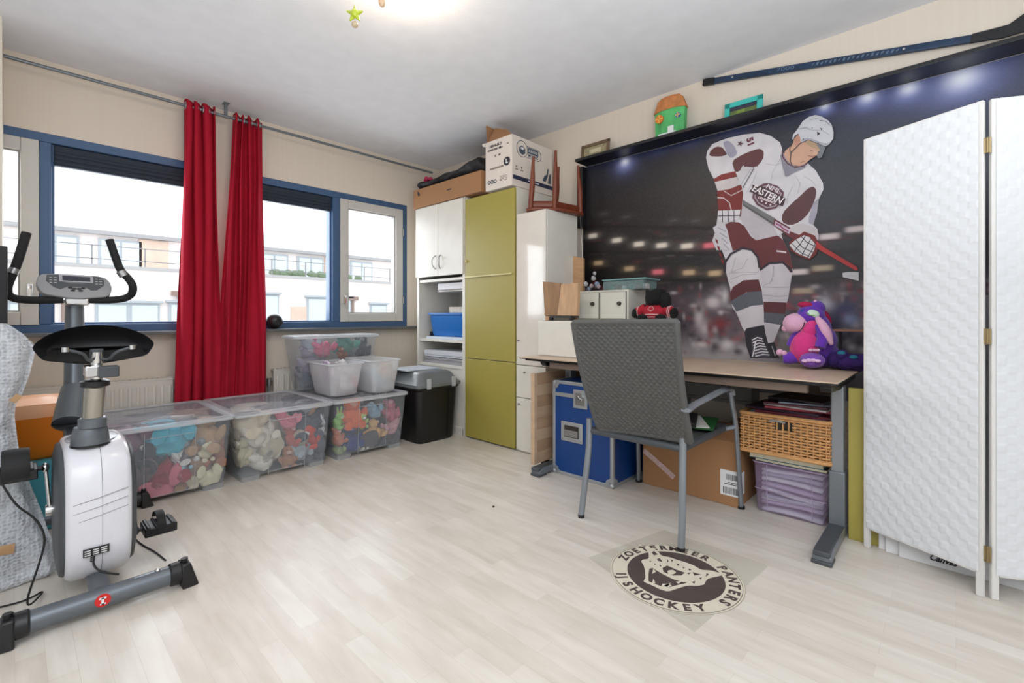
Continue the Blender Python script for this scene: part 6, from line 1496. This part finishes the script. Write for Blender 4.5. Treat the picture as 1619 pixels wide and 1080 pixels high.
# handlebars
HB = lambda px, py, y: Yp(px, py, y)
yb_ = 2.955
b = MB(); b.cyl(HB(97, 474, yb_), HB(137, 474, yb_), .0155, seg=16); hbm = b.build('handlebar', m_chrome, bike)
b = MB(); b.box(XC - .05, yb_ - .025, 1.068, XC + .035, yb_ + .03, 1.10); b.build('bar_clamp', m_chrome, hbm, bevel=.008)
b = MB(); b.tube([HB(133, 474, yb_), HB(180, 475, yb_), HB(206, 470, yb_ - .03), HB(212, 455, yb_ - .06), HB(204, 441, yb_ - .06), HB(190, 428, yb_ - .05), HB(182, 405, yb_ - .04), HB(173, 379, yb_ - .03)], .0165, 14, 2); gr_ = b.build('grip', m_foam, hbm)
b = MB(); b.tube([HB(196, 437, yb_ - .058 - .004), HB(190, 429, yb_ - .055 - .004)], .0178, 14); b.build('pulse_sensor', m_steel, gr_)
b = MB(); b.tube([HB(100, 474, yb_), HB(40, 475, yb_), HB(14, 470, yb_ - .03), HB(10, 457, yb_ - .06), HB(15, 442, yb_ - .06), HB(24, 425, yb_ - .05), HB(33, 398, yb_ - .04), HB(42, 368, yb_ - .03)], .0165, 14, 2); gl_ = b.build('grip', m_foam, hbm)
b = MB(); b.tube([HB(19, 433, yb_ - .06), HB(23, 425, yb_ - .056)], .0178, 14); b.build('pulse_sensor', m_steel, gl_)
# cranks and pedals
def crank(side, ang, label):
    x = (xa - .028) if side < 0 else (xb + .028); c = Vector((x, 2.44, .30)); a = math.radians(ang)
    e = c + Vector((side * .012, math.cos(a) * .16, math.sin(a) * .16))
    b = MB(); b.cyl((x - side * .02, c.y, c.z), (x + side * .012, c.y, c.z), .022, seg=18); b.tube([c, e], .012, 10, flat=(.012, .026)); b.ell(e, (.011, .018, .018)); cr_ = b.build('crank', m_chrome if side < 0 else m_dgrey, bike)
    pc = e + Vector((side * .075, 0, 0))
    b = MB(); b.box(pc.x - .055, pc.y - .055, pc.z - .024, pc.x + .055, pc.y + .055, pc.z + .012)
    for k in range(4): b.box(pc.x - .048 + k * .027, pc.y - .058, pc.z + .01, pc.x - .035 + k * .027, pc.y + .058, pc.z + .018)
    b.cyl(e, e + Vector((side * .03, 0, 0)), .008, seg=10); p = b.build('pedal', m_black, cr_, bevel=.005)
    return p, pc, cr_
p, pc, crk = crank(-1, 90, '')
b = MB(); b.tube([pc + Vector((0, -.060, -.01)), pc + Vector((0, -.066, .03)), pc + Vector((0, -.04, .075)), pc + Vector((0, .02, .085)), pc + Vector((0, .066, .04)), pc + Vector((0, .06, -.01))], .03, 12, 2, flat=(.07, .006)); b.build('strap', m_rubber, crk)
p, pc, crk = crank(1, -90, '')
b = MB(); b.tube([pc + Vector((0, -.06, 0)), pc + Vector((0, -.06, .035)), pc + Vector((0, -.02, .06)), pc + Vector((0, .03, .055)), pc + Vector((0, .06, .02))], .03, 12, 2, flat=(.03, .004)); b.build('strap', m_rubber, crk)
b = MB(); b.tube([Yp(147, 882, 2.195), Yp(148, 895, 2.185), Yp(160, 905, 2.17), Vector((XC + .05, 2.165, .10))], .0035, 8, 2); b.tube([Yp(147, 880, 2.20), Yp(146, 888, 2.19)], .0065, 8); b.build('sensor_lead', m_black, bike)
# loose cables
b = MB(); b.tube([Yp(2, 763, 2.33), Yp(25, 800, 2.30), Yp(55, 818, 2.30), Yp(72, 845, 2.28), Yp(68, 875, 2.26), Vector((.015, 2.24, .035)), Zp(75, 930, .006), Zp(45, 948, .005), Zp(10, 958, .005), Zp(-25, 965, .005)], .0032, 8, 3)
tag(b.build('cable', m_rubber), 'thin black cable hanging from the left pedal down to the floor by the bubble wrap', 'cable')
b = MB(); b.tube([Zp(262, 886, .004), Zp(245, 872, .004), Zp(225, 862, .004), Zp(211, 850, .005), Zp(205, 835, .006), Zp(200, 820, .006)], .003, 8, 3)
tag(b.build('cable', m_rubber), 'thin black cable lying on the floor right of the bike housing', 'cable')

# ================================================================ LEFT EDGE: DARK PANEL, BUBBLE WRAP, ORANGE TUB, TEAL BOX
yk = 2.78
xr = Yp(12, 520, yk).x
bt = empty('dark_panel', (xr - .2, yk, 0), 'tall black flat panel standing on edge at the far left behind the bike handlebar', 'panel')
b = MB(); b.box(xr - .45, yk, .0, xr, yk + .05, 1.30); b.build('panel', M('glossy_black_panel', (18, 16, 21), .6), bt, bevel=.004)
b = MB(); b.box(xr - .03, yk - .002, .975, xr - .012, yk, .985); b.build('mark', m_paper, bt, smooth=False)
m_bub = bpy.data.materials.new('bubble_wrap'); m_bub.use_nodes = True; nt = m_bub.node_tree; pb = nt.nodes['Principled BSDF']; out_ = nt.nodes['Material Output']
pb.inputs['Base Color'].default_value = RGB((214, 218, 224)); pb.inputs['Roughness'].default_value = .07
tc = nt.nodes.new('ShaderNodeTexCoord'); vo = nt.nodes.new('ShaderNodeTexVoronoi'); vo.inputs['Scale'].default_value = 78; vo.inputs['Randomness'].default_value = .45; nt.links.new(tc.outputs['Object'], vo.inputs[0])
bpn = nt.nodes.new('ShaderNodeBump'); bpn.inputs['Strength'].default_value = .9; bpn.inputs['Distance'].default_value = .006; bpn.invert = True; nt.links.new(vo.outputs['Distance'], bpn.inputs['Height']); nt.links.new(bpn.outputs[0], pb.inputs['Normal'])
trn = nt.nodes.new('ShaderNodeBsdfTransparent'); mxs = nt.nodes.new('ShaderNodeMixShader'); mr = nt.nodes.new('ShaderNodeMapRange'); mr.inputs[1].default_value = 0; mr.inputs[2].default_value = .6; mr.inputs[3].default_value = .35; mr.inputs[4].default_value = .75; nt.links.new(vo.outputs['Distance'], mr.inputs[0]); nt.links.new(mr.outputs[0], mxs.inputs[0]); nt.links.new(trn.outputs[0], mxs.inputs[1]); nt.links.new(pb.outputs[0], mxs.inputs[2]); nt.links.new(mxs.outputs[0], out_.inputs[0])
bw = empty('bubble_wrap_parcel', (-.12, 2.62, 0), 'parcel wrapped in crumpled clear bubble wrap leaning at the left behind the pedal', 'parcel')
prof = [(0, Zp(95, 912, 0).x + .06, .0), (0, 0, 0)]
yw = 2.60
rows_ = [(918, 72), (902, 90), (880, 96), (840, 77), (800, 62), (770, 50), (740, 38), (720, 31), (690, 27), (660, 23), (640, 25), (620, 36), (590, 48), (550, 57), (530, 38), (512, 12)]
rx = [(Yp(xp_, yp_, yw).x, max(.0, Yp(xp_, yp_, yw).z)) for yp_, xp_ in rows_]
def wrapf(side):
    def f(u, v):
        k = v * (len(rx) - 1); i = min(len(rx) - 2, int(k)); t = k - i
        xr_ = rx[i][0] * (1 - t) + rx[i + 1][0] * t; z = rx[i][1] * (1 - t) + rx[i + 1][1] * t
        x = -.45 + (xr_ + .45) * u; y = yw + (-1 if side else 1) * .05 * math.sin(PI * min(1, .5 + (1 - u) * 3) * .5) * min(1, v * 9 + .2) ** .5
        if u > .97: y = yw
        n = noise.noise(Vector((x * 9, z * 9, side * 3.1))) * .028 + noise.noise(Vector((x * 26, z * 26, 1))) * .009
        return Vector((x, y + n * (1 if side else -.5), max(.002, z + n * .3)))
    return f
b = MB(); b.grid(40, 70, wrapf(True)); b.grid(40, 70, wrapf(False)); b.build('wrap', m_bub, bw, sharp=80)
b = MB(); b.box(-.44, yw + .0, .02, -.09, yw + .02, .86); b.build('wrapped_board', M('pale_board', (196, 198, 204), .7), bw)
tp_ = Yp(30, 866, 2.53)
b = MB(); b.tube([(-.3, 2.535, tp_.z + .02), (-.09, 2.53, tp_.z + .01), (.0, 2.535, tp_.z)], .01, 8, flat=(.004, .036)); b.build('tape', M('brown_tape', (178, 140, 100), .3), bw)
b = MB(); b.tube([Yp(20, 628, 2.55), Yp(30, 632, 2.55)], .01, 8, flat=(.004, .03)); b.build('tape', M('brown_tape', (178, 140, 100), .3), bw)
# orange tub on teal crate
yt = 3.12
xt0, xt1 = -.18, .33
te = empty('toy_crate', ((xt0 + xt1) / 2, 3.3, 0), 'teal plastic crate on the floor beneath the orange tub behind the bike', 'crate')
ztop = Yp(80, 727, yt).z
b = MB(); rg = []
for z, i in ((0, .03), (.01, .02), (ztop - .02, .004), (ztop - .018, -.004), (ztop, -.004)): rg.append([b.bm.verts.new(p) for p in rrect(xt0 + i, yt + i, .262 - i, 3.55 - i, z, .03)])
b.loft(rg); b.build('tub', M('teal_plastic', (74, 158, 176), .4), te)
b = MB(); 
for x in (.0, .16): b.cyl((x, yt + .004, ztop - .04), (x, yt - .002, ztop - .04), .008, seg=10)
b.build('holes', m_black, te)
ot = empty('orange_tub', (.1, 3.3, ztop), 'bright orange plastic tub with paler domed lid on the teal crate', 'tub')
zo = Yp(80, 659, yt).z; zl = Yp(60, 631, yt + .1).z
b = MB(); rg = []
for z, i in ((ztop + .001, .05), (ztop + .02, .03), (zo, .0)): rg.append([b.bm.verts.new(p) for p in rrect(-.12 + i, yt + i, .255 - i, 3.54 - i, z, .10)])
b.loft(rg); b.build('tub', M('orange_plastic', (232, 128, 20), .4), ot)
b = MB(); rg = []
for z, i in ((zo, .0), (zo + .02, .002), (zo + .06, .02), (zl - .03, .06), (zl, .13)): rg.append([b.bm.verts.new(p) for p in rrect(-.12 + i, yt + i, .255 - i, 3.54 - i, z, min(.045 if i > .1 else .1, max(.04, .10 - i * .2)))])
b.loft(rg); b.build('lid', M('pale_orange_plastic', (238, 172, 124), .4), ot, sharp=60)
# brown box low between crate and bike
b = MB(); b.box(-.12, 2.88, 0, .06, 3.05, .10); tag(b.build('brown_box', M('dark_brown_card', (110, 70, 52), .8), bevel=.003), 'small dark brown box on the floor between the teal crate and the bubble wrap', 'box')

# ================================================================ CEILING LAMP AND HANGING ORNAMENTS
lc = Vector((1.12, 1.80, ZC))
lamp = empty('ceiling_lamp', (lc.x, lc.y, ZC), 'ceiling lamp just above the picture with small figures hung from its arms', 'lamp')
b = MB(); b.lathe([(.001, -.035), (.05, -.034), (.06, -.002), (.06, 0)], lc, seg=28); b.build('rose', m_white, lamp)
b = MB()
arms = [Vector((-.13, .06, -.10)), Vector((-.02, -.02, -.10)), Vector((.14, .0, -.10))]
for a_ in arms: b.tube([lc + Vector((0, 0, -.03)), lc + Vector((a_.x * .5, a_.y * .5, -.06)), lc + a_], .006, 8, 2)
b.build('arms', m_steel, lamp)
m_bulb = M('warm_bulb', (255, 226, 180), .5, emit=14)
for a_ in (arms[0], arms[2]):
    b = MB(); b.ell(lc + a_ + Vector((0, 0, -.018)), (.022, .022, .026)); b.build('bulb', m_bulb, lamp)
pl2 = bpy.data.lights.new('lamp_light', 'POINT'); pl2.energy = 9; pl2.color = (1, .82, .62); pl2.shadow_soft_size = .05
po = bpy.data.objects.new('lamp_light', pl2); C.objects.link(po); po.location = lc + Vector((.10, .06, -.10))
so_ = Yp(561, 22, 1.86)
sto = empty('hanging_ornament', so_, 'small lime green star shaped figure hanging on a cord from the ceiling lamp', 'ornament')
b = MB(); b.ell(so_ + Vector((0, 0, 0)), (.018, .018, .020), None, 16, 12)
for k in range(5):
    a_ = PI / 2 + 2 * PI * k / 5; dirv = Rv * math.cos(a_) + Vector((0, 0, math.sin(a_))); b.cyl(so_ + dirv * .012, so_ + dirv * .036, .011, .003, 10)
b.build('star_body', M('lime_green_gloss', (176, 190, 44), .2, coat=.5), sto)
b = MB(); b.ell(so_ + Vector((0, 0, -.045)), (.014, .014, .014)); b.build('bead', M('tan_bead', (190, 170, 140), .3), sto)
b = MB(); b.tube([so_ + Vector((0, 0, .03)), so_.lerp(lc + arms[0], .5) + Vector((0, .004, .03)), lc + arms[0]], .0012, 6, 1); b.build('cord', M('pale_cord', (214, 214, 200), .5), sto)
s2 = Yp(604, 2, 1.80)
or2 = empty('hanging_ornament', s2, 'beige ornament cut by the top edge of the picture, hanging right of the green star', 'ornament')
b = MB(); b.ell(s2, (.016, .016, .026), None, 16, 12); b.build('drop', M('beige_drop', (206, 176, 146), .4), or2)
b = MB(); b.tube([s2 + Vector((0, 0, .025)), lc + arms[1]], .0012, 6); b.build('cord', M('pale_cord', (214, 214, 200), .5), or2)
